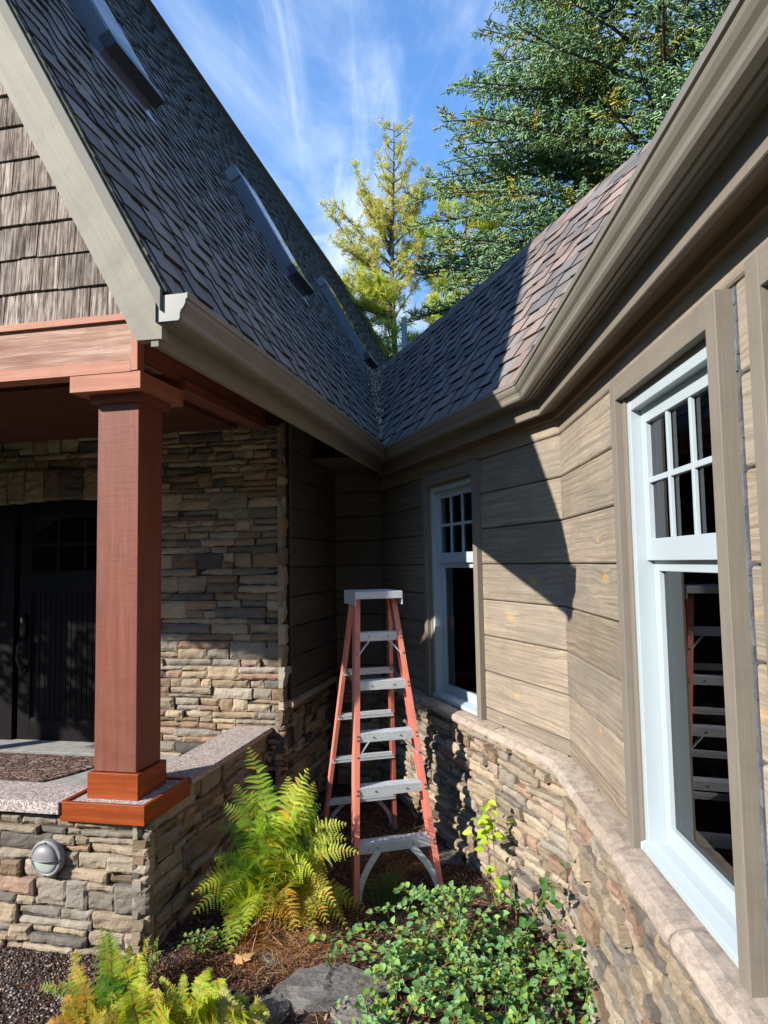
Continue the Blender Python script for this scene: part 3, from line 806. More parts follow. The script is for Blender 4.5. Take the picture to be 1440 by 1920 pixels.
mb = MB(); mb.sweep(FP, [(Q0, QV), (CB, BV)], close=True); mb.sweep(FP, [(CB, BV), (F2.p(5.2, 0, 0), N2)], close=True)
part(mb, 'fascia_board', M['trim'], 'brown fascia board under the wing gutters', bevel=.002)
FP2 = [(.078, 2.60), (.101, 2.60), (.101, 2.768), (.078, 2.768)]
mb = MB(); mb.sweep([(a, b) for a, b in FP2], [(PW(-1.04, -.559, 0), -PB), (Q0, QV)], close=True)
part(mb, 'fascia_board', M['trim'], 'brown fascia board under the porch gutter', bevel=.002)
mb = MB()
SP = [(-.02, 2.612), (.079, 2.612), (.079, 2.63), (-.02, 2.63)]
mb.sweep(SP, [(CB + D1 * LEN1 * 1.0, N1), (CB, BV)], close=True); mb.sweep(SP, [(CB, BV), (F2.p(5.2, 0, 0), N2)], close=True)
SP2 = [(.0, 2.575), (.022, 2.575), (.022, 2.612), (.0, 2.612)]
mb.sweep(SP2, [(CB + D1 * LEN1 * .99, N1), (CB, BV)], close=True); mb.sweep(SP2, [(CB, BV), (F2.p(5.2, 0, 0), N2)], close=True)
# corner soffit
c1 = q_at(.08)
P5 = [PW(2.15, -.10, 0), PW(2.15, -.64, 0), c1, CB + D1 * (LEN1 - .35) + N1 * .075, C12, C01]
for z, fl in ((2.70, 0), (2.72, 1)):
    q = [(p.x, p.y, z) for p in P5]; mb.face(q[::-1] if fl else q)
part(mb, 'soffit', M['frieze'])

# ---- roofs
TH = math.atan(1.82); RZ0, RB0 = 2.775, -.69; RIDGE_B = 2.86
def zleft(b): return RZ0 + 1.82 * (b - RB0)
N54 = math.tan(R_(54.7)); WN0, WZ0_ = .172, 2.768; WRIDGE = .97
def zwing(n): return WZ0_ + (WN0 - n) * N54
SH_A = [(.295, .275, .245), (.25, .233, .21), (.33, .30, .262), (.275, .256, .228), (.315, .30, .275), (.215, .205, .19), (.345, .31, .27)]
SH_B = [(.24, .20, .183), (.20, .172, .163), (.175, .162, .16), (.28, .215, .19), (.215, .205, .205), (.15, .14, .143), (.27, .205, .18)]
def shingles(mb, O, T, S, t0, t1, smax, ok, pal, ex=.132, big=1.0):
    Nn = T.cross(S).normalized()
    if Nn.z < 0: Nn = -Nn
    k = 0; s = -.012
    while s < smax:
        t = t0 - random.random() * .2
        while t < t1:
            # base strip segment
            wd = random.uniform(.20, .29) * big
            a, b = max(t, t0), min(t + wd, t1)
            if b - a > .02 and ok(O + T * (a + b) / 2 + S * (s + ex / 2)):
                c = random.choice(pal); v = random.uniform(.8, 1.15); c = tuple(x * v for x in c)
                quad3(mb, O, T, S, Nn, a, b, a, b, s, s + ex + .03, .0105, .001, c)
                # tooth
                tw = random.uniform(.11, .17) * big; ta = a + random.uniform(0, max(.01, (b - a) - tw)); tb = min(ta + tw, t1)
                if tb - ta > .05:
                    c = random.choice(pal); v = random.uniform(.85, 1.2); c = tuple(x * v for x in c)
                    j = random.uniform(.008, .028)
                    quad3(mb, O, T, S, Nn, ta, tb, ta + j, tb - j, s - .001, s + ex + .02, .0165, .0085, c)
            t += wd
        s += ex; k += 1
def quad3(mb, O, T, S, Nn, a0, b0, a1, b1, s0, s1, h0, h1, c):
    i = len(mb.v)
    for (t, s, h) in ((a0, s0, h0), (b0, s0, h0), (b1, s1, h1), (a1, s1, h1), (a0, s0, -.002), (b0, s0, -.002), (b1, s1, -.002), (a1, s1, -.002)):
        mb.v.append(tuple(O + T * t + S * s + Nn * h))
    dk = tuple(x * .22 for x in c)  # edge faces darkened to paint in shadow lines between courses and tabs
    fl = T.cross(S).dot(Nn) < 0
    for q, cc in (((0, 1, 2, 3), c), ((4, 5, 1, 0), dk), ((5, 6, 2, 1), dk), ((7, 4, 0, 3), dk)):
        q = tuple(i + x for x in q); mb.f.append(q[::-1] if fl else q); mb.uv.extend([(0, 0)] * 4); mb.c.extend([cc] * 4); mb.mi.append(0)
S_L = (PB * math.cos(TH) + Z * math.sin(TH)); N_L = (-PB * math.sin(TH) + Z * math.cos(TH))
SLEN = (RIDGE_B - RB0) / math.cos(TH)
def ok_left(p):
    n = (p - CB).dot(N1); d = (p - CB).dot(D1)
    if n < .25 and n > -WRIDGE - .3 and p.z < min(zwing(n), zwing(-WRIDGE)) - .03 and (p - PO).dot(PA) > 1.9: return False
    return True
mb = MB()
OL = PW(0, RB0, RZ0)
shingles(mb, OL, PA, S_L, -1.035, 7.5, SLEN, ok_left, SH_A)
shingles(mb, OL, PA, S_L, 7.5, 17.5, SLEN, ok_left, SH_A, big=1.5)
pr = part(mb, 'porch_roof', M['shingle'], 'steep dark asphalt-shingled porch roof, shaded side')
mb = MB()
mb.box(OL - N_L * .012, PA, S_L, N_L, -1.03, 17.5, .0, SLEN, -.10, -.001, col=(1, 1, 1))
S_R = (-PB * math.cos(TH) + Z * math.sin(TH)); N_R = (PB * math.sin(TH) + Z * math.cos(TH))
OR = PW(0, 2 * RIDGE_B - RB0, RZ0)
mb.box(OR - N_R * .012, PA, S_R, N_R, -1.03, 17.5, .0, SLEN, -.10, -.001)
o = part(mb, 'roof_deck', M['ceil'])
mb = MB(); mb.box(OR - N_R * .010, PA, S_R, N_R, -1.03, 17.5, -.01, SLEN + .01, .0, .012, col=(.1, .09, .09)); mb.box(PW(0, RIDGE_B, zleft(RIDGE_B)), PA, PB, Z, -1.03, 17.5, -.06, .06, -.03, .012, col=(.09, .085, .09))
part(mb, 'roof_back_slope', M['shingle'])
# granular edge strip along the rake
mb = MB()
for i in range(240):
    s = i * .03; c = random.uniform(.6, 1.3); col = (.11 * c, .11 * c, .085 * c)
    mb.box(OL, PA, S_L, N_L, -1.05, -1.028 + random.uniform(-.004, .008), s, s + .03, -.004, .005 + random.uniform(0, .006), col=col)
part(mb, 'roof_edge', M['shingle'])
# wing roofs
S_W1 = (-N1 * math.cos(R_(54.7)) + Z * math.sin(R_(54.7))); S_W2 = (-N2 * math.cos(R_(54.7)) + Z * math.sin(R_(54.7)))
WL = (WRIDGE + WN0) / math.cos(R_(54.7))
O_W1 = CB + N1 * WN0 + Z * WZ0_; O_W2 = CB + N2 * WN0 + Z * WZ0_
NB = Vector((-BIS.y, BIS.x, 0))
sgn = 1 if D1.dot(NB) > 0 else -1
def ok_w1(p):
    if (p - CB).dot(NB) * sgn < 0: return False
    return p.z > zleft((p - PO).dot(PB)) - .03
def ok_w2(p): return (p - CB).dot(NB) * sgn >= 0 - .0 and False or (p - CB).dot(NB) * sgn < 0
mb = MB(); shingles(mb, O_W1, D1, S_W1, -.6, 6.6, WL, ok_w1, SH_B, ex=.14, big=1.25)
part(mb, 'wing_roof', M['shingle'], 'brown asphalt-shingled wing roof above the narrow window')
mb = MB(); shingles(mb, O_W2, -D2, S_W2, -.6, 5.2, WL, ok_w2, SH_B, ex=.14, big=1.25)
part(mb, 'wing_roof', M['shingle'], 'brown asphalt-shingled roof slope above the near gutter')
mb = MB()
def dn(p): return p - Z * .012
r12 = CB - BV * WRIDGE + Z * zwing(-WRIDGE); e12 = CB + BV * WN0 + Z * WZ0_
far_e = O_W1 + D1 * 6.6; far_r = CB - N1 * WRIDGE + D1 * 6.6 + Z * zwing(-WRIDGE)
ne_e = O_W2 - D2 * 5.2; ne_r = CB - N2 * WRIDGE - D2 * 5.2 + Z * zwing(-WRIDGE)
for q in ([e12, far_e, far_r, r12], [ne_e, e12, r12, ne_r]): mb.face([dn(p) for p in q][::-1], col=(.08, .075, .075))
bk = lambda p, Nn: p - Nn * 2.4 - Z * 2.2
for q in ([r12, far_r, bk(far_r, N1), bk(r12, N1)], [ne_r, r12, bk(r12, N2), bk(ne_r, N2)]): mb.face(q, col=(.1, .09, .085))
part(mb, 'wing_roof_deck', M['shingle'], solid=.012)
mb = MB()
for k in range(24):
    a = CB - N1 * WRIDGE + D1 * (k * .27 - .1) + Z * (zwing(-WRIDGE) + .005); c = random.choice(SH_B)
    mb.box(a, D1, S_W1, (D1.cross(S_W1).normalized() * (1 if D1.cross(S_W1).z > 0 else -1)), 0, .262, -.13, .0, .0, .012, col=c)
part(mb, 'ridge_cap', M['shingle'])

# skylights
def skylight(a0, b0, b1, wd, label):
    mb = MB(); s0 = (b0 - RB0) / math.cos(TH); s1 = (b1 - RB0) / math.cos(TH); h = .115
    for (p, q, r, s) in ((a0, a0 + .05, s0, s1), (a0 + wd - .05, a0 + wd, s0, s1), (a0 + .05, a0 + wd - .05, s0, s0 + .055), (a0 + .05, a0 + wd - .05, s1 - .05, s1)):
        mb.box(OL, PA, S_L, N_L, p, q, r, s, .0, h)
    mb.box(OL, PA, S_L, N_L, a0 - .012, a0 + wd + .012, s0 - .02, s0 + .07, h - .055, h + .012, col=(.3, .3, .28))      # lower hood
    mb.box(OL, PA, S_L, N_L, a0 - .015, a0 + wd + .015, s1 - .02, s1 + .10, .0, h + .004, col=(1.5, 1.5, 1.5))      # top flashing
    mb.box(OL, PA, S_L, N_L, a0 - .03, a0 + wd + .03, s0 - .10, s0 + .01, .012, .018, col=(2.4, 2.5, 2.7))
    o = part(mb, 'skylight', M['skyframe'], label, bevel=.004)
    mb = MB(); mb.box(OL, PA, S_L, N_L, a0 + .03, a0 + wd - .03, s0 + .05, s1 - .03, h - .004, h + .005)
    p = part(mb, 'pane', M['skypane'], parent=o)
    mb = MB(); mb.box(OL, PA, S_L, N_L, a0 + .045, a0 + wd - .045, s0 + .05, s1 - .045, .0, .02)
    part(mb, 'light_shaft', M['dark'], parent=o)
skylight(-.09, .245, .82, .46, 'skylight nearest the camera at the top of the picture')
skylight(2.46, .165, .68, .46, 'middle skylight on the steep porch roof')
skylight(5.62, .26, .84, .46, 'farthest skylight, beside the roof valley')

# rake boards
def rake(mir=False):
    def B(b): return 2 * RIDGE_B - b if mir else b
    mb = MB(); top_b = RIDGE_B
    o0 = (-.678, 2.765); L_ = (top_b - o0[0])
    outer_top = (top_b, o0[1] + 1.82 * L_); inner0 = (-.584, 2.622); k = (2.622 - 1.80 * -.584)
    inner_top = (top_b, inner0[1] + 1.82 * (top_b - inner0[0]))
    poly = [o0, (-.677, 2.620), inner0, inner_top, outer_top]
    uvf = lambda b, z: ((b + .678) * .48 + (z - 2.765) * .876, -(b + .678) * .876 + (z - 2.765) * .48)
    f0 = [PW(-1.046, B(b), z) for b, z in poly]; f1 = [PW(-1.008, B(b), z) for b, z in poly]; uv = [uvf(b, z) for b, z in poly]
    if mir: f0 = f0[::-1]; f1 = f1[::-1]; uv = uv[::-1]
    mb.face(f0[::-1], uv[::-1]); mb.face(f1, uv)
    for i in range(len(poly)):
        j = (i + 1) % len(poly); mb.face([f0[i], f0[j], f1[j], f1[i]], [uv[i], uv[j], (uv[j][0], uv[j][1] + .04), (uv[i][0], uv[i][1] + .04)])
    o = part(mb, 'rake_board', M['rake'], None if mir else 'grey-green stained rake board along the porch gable')
    mb = MB(); w_ = .075
    poly = [(-.680, 2.785), (-.680, 2.785 - w_), (top_b, 2.785 - w_ + 1.82 * (top_b + .680)), (top_b, 2.785 + 1.82 * (top_b + .680))]
    f0 = [PW(-1.064, B(b), z) for b, z in poly]; f1 = [PW(-1.0465, B(b), z) for b, z in poly]
    mb.face(f0); mb.face(f1[::-1])
    for i in range(4):
        j = (i + 1) % 4; mb.face([f0[i], f0[j], f1[j], f1[i]])
    o2 = part(mb, 'drip_trim', M['drip'], parent=o)
rake(); rake(True)
# gable wall of shakes
mb = MB(); zz = 3.140; row = 0
while zz < 9.0:
    h = .186; b = .0 - random.random() * .1
    while b < 2 * RIDGE_B:
        wd = random.choice([.10, .13, .16, .19, .22]); a, c = b + .002, b + wd - .002
        bb = b + wd / 2; bb = bb if bb < RIDGE_B else 2 * RIDGE_B - bb
        if zz + h + .30 < zleft(bb - wd / 2) and b > -.02 and b < 5.7:
            tone = random.uniform(.5, .98); jj = random.uniform(-.006, .004)
            O3 = PW(.03, 0, zz + jj); Wd = (-PA + Z * .045).normalized(); Vv = (Z + PA * .075).normalized()
            mb.box(O3, Vv, PB, -PA, 0, h + .02, a, c, .0, .014 + random.uniform(0, .004), (tone, tone * .97, tone * .95))
        b += wd
    zz += h; row += 1
part(mb, 'gable_wall', M['shake'], 'weathered cedar shakes on the porch gable', bevel=.0012)
mb = MB()
mb.face([PW(.09, -.2, 3.10), PW(.09, 2 * RIDGE_B + .2, 3.10), PW(.09, RIDGE_B, zleft(RIDGE_B) - .1)], col=(.3, .3, .3))
part(mb, 'gable_backing', M['sheath'], solid=.02)

# ---- porch: beams, post, slabs, ceiling, door
mb = MB()
mb.box(PO, PB, Z, -PA, .052, 5.9, 2.895, 3.12, -.24, -.008)
part(mb, 'front_beam', M['roughred'], 'rough-sawn reddish beam across the porch front', bevel=.002)
mb = MB()
mb.box(PO, PB, Z, -PA, .088, 5.9, 2.848, 2.905, -.10, .004); mb.box(PO, PB, Z, -PA, .05, 5.9, 3.112, 3.147, -.10, .012)
mb.box(PO, Z, PB, -PA, 2.852, 3.112, .050, .087, -.06, .006)
part(mb, 'beam_trim', M['redtrim'], 'salmon cedar strips along the front beam', bevel=.0015)
mb = MB()
mb.box(PO, PA, Z, PB, .06, 1.64, 2.90, 3.3, .028, .24); mb.box(PO, PA, Z, PB, .40, 1.60, 2.848, 2.902, .004, .10)
part(mb, 'side_beam', M['red'], 'shaded red side beam of the porch')
post = MB(); post.box(PO, Z, PB, -PA, .85, 2.735, .113, .347, -.347, -.113)
po = part(post, 'porch_post', M['red'], 'square red-stained timber post', bevel=.003)
mb = MB(); 
for (a0, a1, b0, b1) in ((.0, .03, .037, .435), (.41, .44, .037, .435)): mb.box(PO, PB, Z, PA, b0, b1, 2.762, 2.850, a0, a1)
for (b0, b1) in ((.037, .067), (.405, .435)): mb.box(PO, PA, Z, PB, .03, .41, 2.762, 2.850, b0, b1)
mb.box(PO, PB, PA, Z, .06, .41, .025, .42, 2.766, 2.86)
part(mb, 'post_capital', M['redtrim'], 'salmon cedar collar around the head of the post', parent=po, bevel=.0015)
mb = MB(); mb.box(PO, PB, PA, Z, .080, .38, .085, .375, 2.722, 2.7655); part(mb, 'neck_block', M['red'], parent=po, bevel=.002)
mb = MB(); t_ = .022
b0, b1, a0, a1 = .090, .370, .092, .368
mb.box(PO, PB, Z, PA, b0, b1, .722, .848, a0, a0 + t_); mb.box(PO, PB, Z, PA, b0, b1, .722, .848, a1 - t_, a1)
mb.box(PO, PA, Z, PB, a0 + t_, a1 - t_, .722, .848, b0, b0 + t_); mb.box(PO, PA, Z, PB, a0 + t_, a1 - t_, .722, .848, b1 - t_, b1)
part(mb, 'base_block', M['orange'], 'orange varnished skirting around the foot of the post', parent=po, bevel=.0015)
mb = MB(); t_ = .022
b0, b1, a0, a1 = -.002, .452, -.002, .46
mb.box(PO, PB, Z, PA, b0, b1, .640, .732, a0, a0 + t_); mb.box(PO, PB, Z, PA, b0, b1, .722, .732, a1 - t_, a1)
mb.box(PO, PA, Z, PB, a0 + t_, a1, .640, .732, b0, b0 + t_); mb.box(PO, PA, Z, PB, a0 + t_, a1, .728 - .006, .732, b1 - t_, b1)
part(mb, 'base_frame', M['orange'], 'wide orange varnished frame around the slab under the post', parent=po, bevel=.0015)
# unseen second post of the porch at the far left
p2 = MB(); p2.box(PO, Z, PB, -PA, .70, 2.86, 5.3, 5.54, -.347, -.113); part(p2, 'porch_post', M['red'], 'porch post beyond the left side of the picture')
mb = MB()
mb.box(PO, PB, PA, Z, .025, .43, .025, .44, .66, .722)
mb.box(PO, PB, PA, Z, .4525, 3.8, -.014, .262, .672, .730)
mb.box(PO, PA, PB, Z, .4605, 1.645, -.016, .268, .694, .730)
part(mb, 'granite_slab', M['granite'], 'speckled granite coping of the porch', bevel=.003)
mb = MB(); mb.box(PO, PB, PA, Z, .2, 5.6, .2, 1.70, .40, .50); part(mb, 'porch_floor', M['concrete'])
mb = MB(); mb.box(PO, PB, PA, Z, 1.12, 3.0, 1.6, 1.98, .40, .503, ); part(mb, 'door_step', M['concrete'])
mb = MB(); b = .26
while b < 5.9:
    mb.box(PO, PB, PA, Z, b, b + .012, .24, 1.66, 2.872, 2.9, (.5, .5, .5)); b += .04
for i in range(36):
    a = .245 + i * .04; mb.box(PO, PB, Z, PA, .242, 5.8, 2.866, 2.89, a + .003, a + .037, (random.uniform(.8, 1.1),) * 3)
mb.box(PO, PB, PA, Z, .24, 5.8, .24, 1.7, 2.885, 2.93)
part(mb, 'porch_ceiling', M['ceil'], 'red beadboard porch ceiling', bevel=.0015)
# door recess + door
FD = Fr(PW(1.90, 0, 0), PB, -PA)
mb = MB(); fbox(mb, FD, 1.12, 3.1, .46, 2.5, -.10, -.062); fbox(mb, FD, 1.12, 1.20, .46, 2.45, -.05, .05, grain='z'); fbox(mb, FD, 2.30, 2.42, .46, 2.45, -.05, .03, grain='z'); fbox(mb, FD, 1.2, 2.30, 2.40, 2.48, -.05, .04)
for k in range(4): fbox(mb, FD, 2.46 + k * .13, 2.57 + k * .13, .5, 2.4, -.06, -.01, grain='z')
o = part(mb, 'door_frame', M['door'])
mb = MB(); ba, bb_ = 1.30, 2.275
fbox(mb, FD, 2.16, bb_, .49, 2.40, -.05, .0, grain='z'); fbox(mb, FD, ba - .08, 1.36, .49, 2.40, -.05, .0, grain='z')
fbox(mb, FD, 1.36, 2.16, .49, .66, -.05, .0); fbox(mb, FD, 1.36, 2.16, 1.70, 1.85, -.05, .0); fbox(mb, FD, 1.36, 2.16, 2.28, 2.40, -.05, .0)
k = 1.37
while k < 2.15: fbox(mb, FD, k, k + .043, .67, 1.69, -.05, -.018, grain='z'); k += .048
fbox(mb, FD, 1.36, 2.16, .655, .675, -.05, -.008); fbox(mb, FD, 1.36, 2.16, 1.685, 1.705, -.05, -.008)
for uu in (1.68, 1.925): fbox(mb, FD, uu - .014, uu + .014, 1.85, 2.28, -.04, -.006, grain='z')
fbox(mb, FD, 1.36, 2.16, 2.055, 2.08, -.04, -.007)
# arched top corners
for s in (0, 1):
    pts = [(2.16, 2.29), (2.16, 2.14)] + [(2.16 - .40 * math.sin(t) ** 1.0 * .62, 2.14 + .14 * math.sin(t)) for t in np.linspace(.2, 1.57, 7)] + [(1.9, 2.29)]
    if s: pts = [(3.52 - u, z) for u, z in pts][::-1]
    mb.face([FD.p(u, -.007, z) for u, z in pts][::-1])
door = part(mb, 'front_door', M['door'], 'near-black timber front door with small arched panes', bevel=.0025)
mb = MB()
for (u0, u1) in ((1.37, 1.67), (1.69, 1.915), (1.935, 2.15)):
    for (z0, z1) in ((1.855, 2.055), (2.08, 2.28)): fbox(mb, FD, u0, u1, z0, z1, -.03, -.026)
for m_ in split(mb): part(m_, 'pane', M['doorpane'], parent=door)
mb = MB(); 
mb.tube([FD.p(2.215, .02, 1.50), FD.p(2.215, .02, 1.32)], [.028, .022], 10)
mb.tube([FD.p(2.215, .01, 1.32), FD.p(2.218, .05, 1.30), FD.p(2.23, .065, 1.24), FD.p(2.232, .065, 1.15), FD.p(2.222, .045, 1.08), FD.p(2.215, .01, 1.06)], [.012, .011, .011, .011, .011, .014], 8)
mb.tube([FD.p(2.215, .0, 1.06), FD.p(2.215, .02, 1.055)], [.026, .02], 10); mb.tube([FD.p(2.215, .0, 1.47), FD.p(2.215, .04, 1.47)], [.028, .02], 10)
part(mb, 'handle', M['handle'], parent=door, smooth=True)
mb = MB(); fbox(mb, FD, 1.2, 2.3, .462, .489, -.05, .07); part(mb, 'threshold', M['gutcap'], parent=door)

# valley debris
def vline(t):     # along the wing eave direction; valley point at wing-slope length t
    # solve for point on wing slope at slope-distance t with z = zleft(b)
    base = O_W1 + S_W1 * t
    b = (base - PO).dot(PB); db = D1.dot(PB)
    need = RB0 + (base.z - RZ0) / 1.82
    return base + D1 * ((need - b) / db)
ny = Vector((N1.x, N1.y, 0)); NW1 = D1.cross(S_W1); NW1 = (NW1 if NW1.z > 0 else -NW1).normalized()
mb = MB()
vd = (vline(1) - vline(0)).normalized(); dL = vd.cross(N_L).normalized(); dW = vd.cross(NW1).normalized()
if dL.dot(NW1) < 0: dL = -dL
if dW.dot(N_L) < 0: dW = -dW
for k in range(2300):
    t = .12 + (random.random() ** .75) * 1.75; wd = .035 + .13 * max(0, (t - .3) / 1.5); p = vline(t)
    sd_ = abs(random.gauss(0, .6)) * wd; lf = random.random() < .5
    p = p + (dL * sd_ + N_L * random.uniform(.018, .05) if lf else dW * sd_ + NW1 * random.uniform(.018, .05))
    a = Vector([random.gauss(0, 1) for _ in range(3)]).normalized(); b = a.cross(Vector([random.gauss(0, 1) for _ in range(3)])).normalized(); l = random.uniform(.008, .022)
    c = random.choice([(.60, .42, .29), (.70, .55, .42), (.46, .30, .20), (.78, .66, .55), (.30, .19, .13)])
    mb.face([p - a * l, p + b * l * .5, p + a * l, p - b * l * .5 + a.cross(b) * l * .3], col=c)
tag(mb.build('dry_leaf_litter', M['chip']), 'dry brown leaves caught in the roof valley', 'leaf litter', kind='stuff')

# ================================================================== WALL LAMP
FLm = Fr(PW(.018, .525, .456), PB, -PA)
mb = MB()
def ring(r0, n0): return [(r0 * math.cos(t), r0 * math.sin(t), n0) for t in np.linspace(0, 2 * math.pi, 37)[:-1]]
prof = [(.086, -.01), (.088, .018), (.084, .026), (.072, .028), (.070, .018)]
rows = [ring(r, n) for r, n in prof]; i0 = len(mb.v)
for r in rows:
    for x, z, n in r: mb.v.append(tuple(FLm.p(x, n, z)))
for i in range(len(rows) - 1):
    for k in range(36):
        q = (k + 1) % 36; mb.f.append((i0 + i * 36 + k, i0 + i * 36 + q, i0 + (i + 1) * 36 + q, i0 + (i + 1) * 36 + k)); mb.uv.extend([(0, 0)] * 4); mb.c.extend([(1, 1, 1)] * 4); mb.mi.append(0)
lamp_root = empty('wall_lamp', FLm.p(0, 0, -.09)); tag(lamp_root, 'round grey wall lamp with a half hood on the front stone wall', 'wall lamp')
def rp(mb, name, mat, root, parent=None, label=None, **k):
    o = mb.build(name, mat, None, **k); o.parent = parent or root
    o.matrix_parent_inverse = Matrix.Identity(4) if parent else Matrix.Translation(-Vector(root.location))
    if label: o['label'] = label
    return o
rp(mb, 'rim', M['lampmetal'], lamp_root, smooth=True)
mb = MB()
def dome(i, j, r=.0705, up=True, d=.034):
    t = math.pi * i; rr = j * r
    return FLm.p(rr * math.cos(t), .024 + d * math.sqrt(max(0, 1 - j * j)), rr * math.sin(t) * (1 if up else -1) * 1.0)
mb.grid(lambda i, j: dome(i, j), 24, 10)
mb.sweep([(-.002, 0), (-.002, .003), (.002, .003), (.002, 0)], [(FLm.p(.0705 * math.cos(t), .024 + .036 * math.sin(t), 0), FLm.N) for t in np.linspace(0, math.pi, 18)], close=True)
rp(mb, 'hood', M['lampmetal'], lamp_root, smooth=True, solid=.002)
mb = MB(); mb.grid(lambda i, j: dome(i, j, .069, False, .016), 24, 10); rp(mb, 'lens', M['lampglass'], lamp_root, smooth=True)
mb = MB()
for k in range(4):
    t = k * math.pi / 2; c = (.078 * math.cos(t), .078 * math.sin(t)); mb.tube([FLm.p(c[0], .025, c[1]), FLm.p(c[0], .031, c[1])], .005, 8, (.4, .4, .4))
for m_ in split(mb): rp(m_, 'screw', M['rivet'], lamp_root)

# ================================================================== LADDER
LX = Vector((math.cos(R_(15)), math.sin(R_(15)), 0)); LY = Vector((-math.sin(R_(15)), math.cos(R_(15)), 0))
LO = Vector((.308, 4.096, -.012)) - LX * .265
lad = empty('step_ladder', LO); tag(lad, 'orange fibreglass step ladder with aluminium steps standing in the inner corner', 'step ladder')
def lp(x, y, z): return LO + LX * x + LY * y + Z * z
def rail(p, q, side, name, dy=.070, fl=.034, front=True):
    mb = MB(); p = lp(*p); q = lp(*q); U = (q - p).normalized(); L_ = (q - p).length
    Wd = (LY - U * LY.dot(U)).normalized(); V = Wd.cross(U).normalized()
    if V.dot(LX) < 0: V = -V
    # web outside, flanges inward
    w0, w1 = (0, dy) if front else (-dy, 0)
    o = side
    def bx(v0, v1, a, b): mb.box(p, U, V, Wd, 0, L_, min(v0, v1), max(v0, v1), a, b, (1, 1, 1))
    bx(0, -o * .004, w0, w1); bx(-o * .004, -o * fl, w0, w0 + .004); bx(-o * .004, -o * fl, w1 - .004, w1)
    return rp(mb, name, M['fibre'], lad, bevel=.0012)
HT = 1.665
def fx(z): return .265 + (.134 - .265) * z / HT     # half width of front pair
def fy(z): return .44 * z / HT
def rx(z): return .268 + (.134 - .268) * z / HT
def ry(z): return 1.05 + (.60 - 1.05) * z / HT
rails = {}
for s in (-1, 1):
    rails[s] = rail((s * fx(0), 0, 0), (s * fx(HT), fy(HT), HT), s, 'front_rail')
    rail((s * rx(0), ry(0), 0), (s * rx(HT), ry(HT), HT), s, 'rear_rail', dy=.055, fl=.026, front=False)
def rivets(pts, r=.006):
    mb = MB()
    for p in pts: mb.tube([lp(p[0], p[1] + .002, p[2]), lp(p[0], p[1] - .004, p[2]), lp(p[0], p[1] - .0055, p[2])], [r, r, r * .5], 7)
    for m_ in split(mb): rp(m_, 'rivet', M['rivet'], lad)
for k, zt in enumerate((.300, .588, .876, 1.164, 1.450)):
    mb = MB(); hx = fx(zt) - .030; y0 = fy(zt) + .001
    # tread with ribs, front and rear lips
    mb.box(lp(0, y0, zt), LX, LY, Z, -hx, hx, 0, .085, -.003, 0)
    for j in range(7): mb.box(lp(0, y0, zt), LX, LY, Z, -hx, hx, .006 + j * .011, .010 + j * .011, -.0005, .0016)
    mb.box(lp(0, y0, zt), LX, LY, Z, -hx, hx, -.001, .003, -.052, -.0005); mb.box(lp(0, y0, zt), LX, LY, Z, -hx, hx, .081, .085, -.034, -.003)
    st = rp(mb, 'step', M['alu'], lad, bevel=.001)
    pts = [(s * (fx(zt - d) - .016), fy(zt - d) - .001, zt - d) for s in (-1, 1) for d in (.012, .034)] + [(s * hx * .5, y0 - .001, zt - .025) for s in (-1, 1)]
    rivets(pts)
    if k in (1, 2, 4) and k != 1:
        for s in (-1, 1):
            mb = MB()
            a = lp(s * (hx - .065), y0 + .012, zt - .045); b = lp(s * (fx(zt - .13) - .02), fy(zt - .13) + .008, zt - .135)
            U = (b - a).normalized(); V = LY - U * LY.dot(U); V.normalize(); Wd = U.cross(V)
            mb.box(a, U, V, Wd, 0, (b - a).length, -.011, .011, -.002, .002); mb.box(a, U, V, Wd, 0, (b - a).length, .009, .011, -.002, .010)
            rp(mb, 'knee_brace', M['alu'], lad)
        rivets([(s * (fx(zt - .13) - .017), fy(zt - .13) - .001, zt - .125) for s in (-1, 1)])
def arc(s, xf, yf, z0, x_in, zt, name, wd=.032):
    mb = MB(); P = []
    for t in np.linspace(0, 1, 9):
        z = z0 + (zt - z0) * t; x = xf(z0) - .03 - (xf(z0) - .03 - x_in) * (t ** 1.9)
        P.append((s * x, yf(z) + .012, z))
    for i in range(8):
        a = lp(*P[i]); b = lp(*P[i + 1]); U = (b - a).normalized(); V = (LY - U * LY.dot(U)).normalized(); Wd = U.cross(V)
        mb.box(a, U, V, Wd, 0, (b - a).length + .002, -.003, .003, -wd / 2, wd / 2); mb.box(a, U, V, Wd, 0, (b - a).length + .002, .003, .014, -wd / 2, -wd / 2 + .003)
    rp(mb, name, M['alu'], lad)
for s in (-1, 1):
    arc(s, fx, fy, .01, .10, .255, 'front_corner_brace', .036)
    arc(s, rx, lambda z: ry(z) - .03, .03, .10, .255, 'rear_corner_brace', .026)
for zt in (.29, .59, .89, 1.19):
    mb = MB(); hx = rx(zt) - .004; y0 = ry(zt) - .052
    mb.box(lp(0, y0, zt), LX, LY, Z, -hx, hx, 0, .003, -.042, 0); mb.box(lp(0, y0, zt), LX, LY, Z, -hx, hx, .003, .030, -.003, 0)
    mb.box(lp(0, y0, zt), LX, LY, Z, -hx, hx, -.003, .0, -.022, -.019)
    rp(mb, 'rear_bar', M['alu'], lad, bevel=.001); rivets([(s * (rx(zt) - .012), y0 - .004, zt - .02) for s in (-1, 1)])
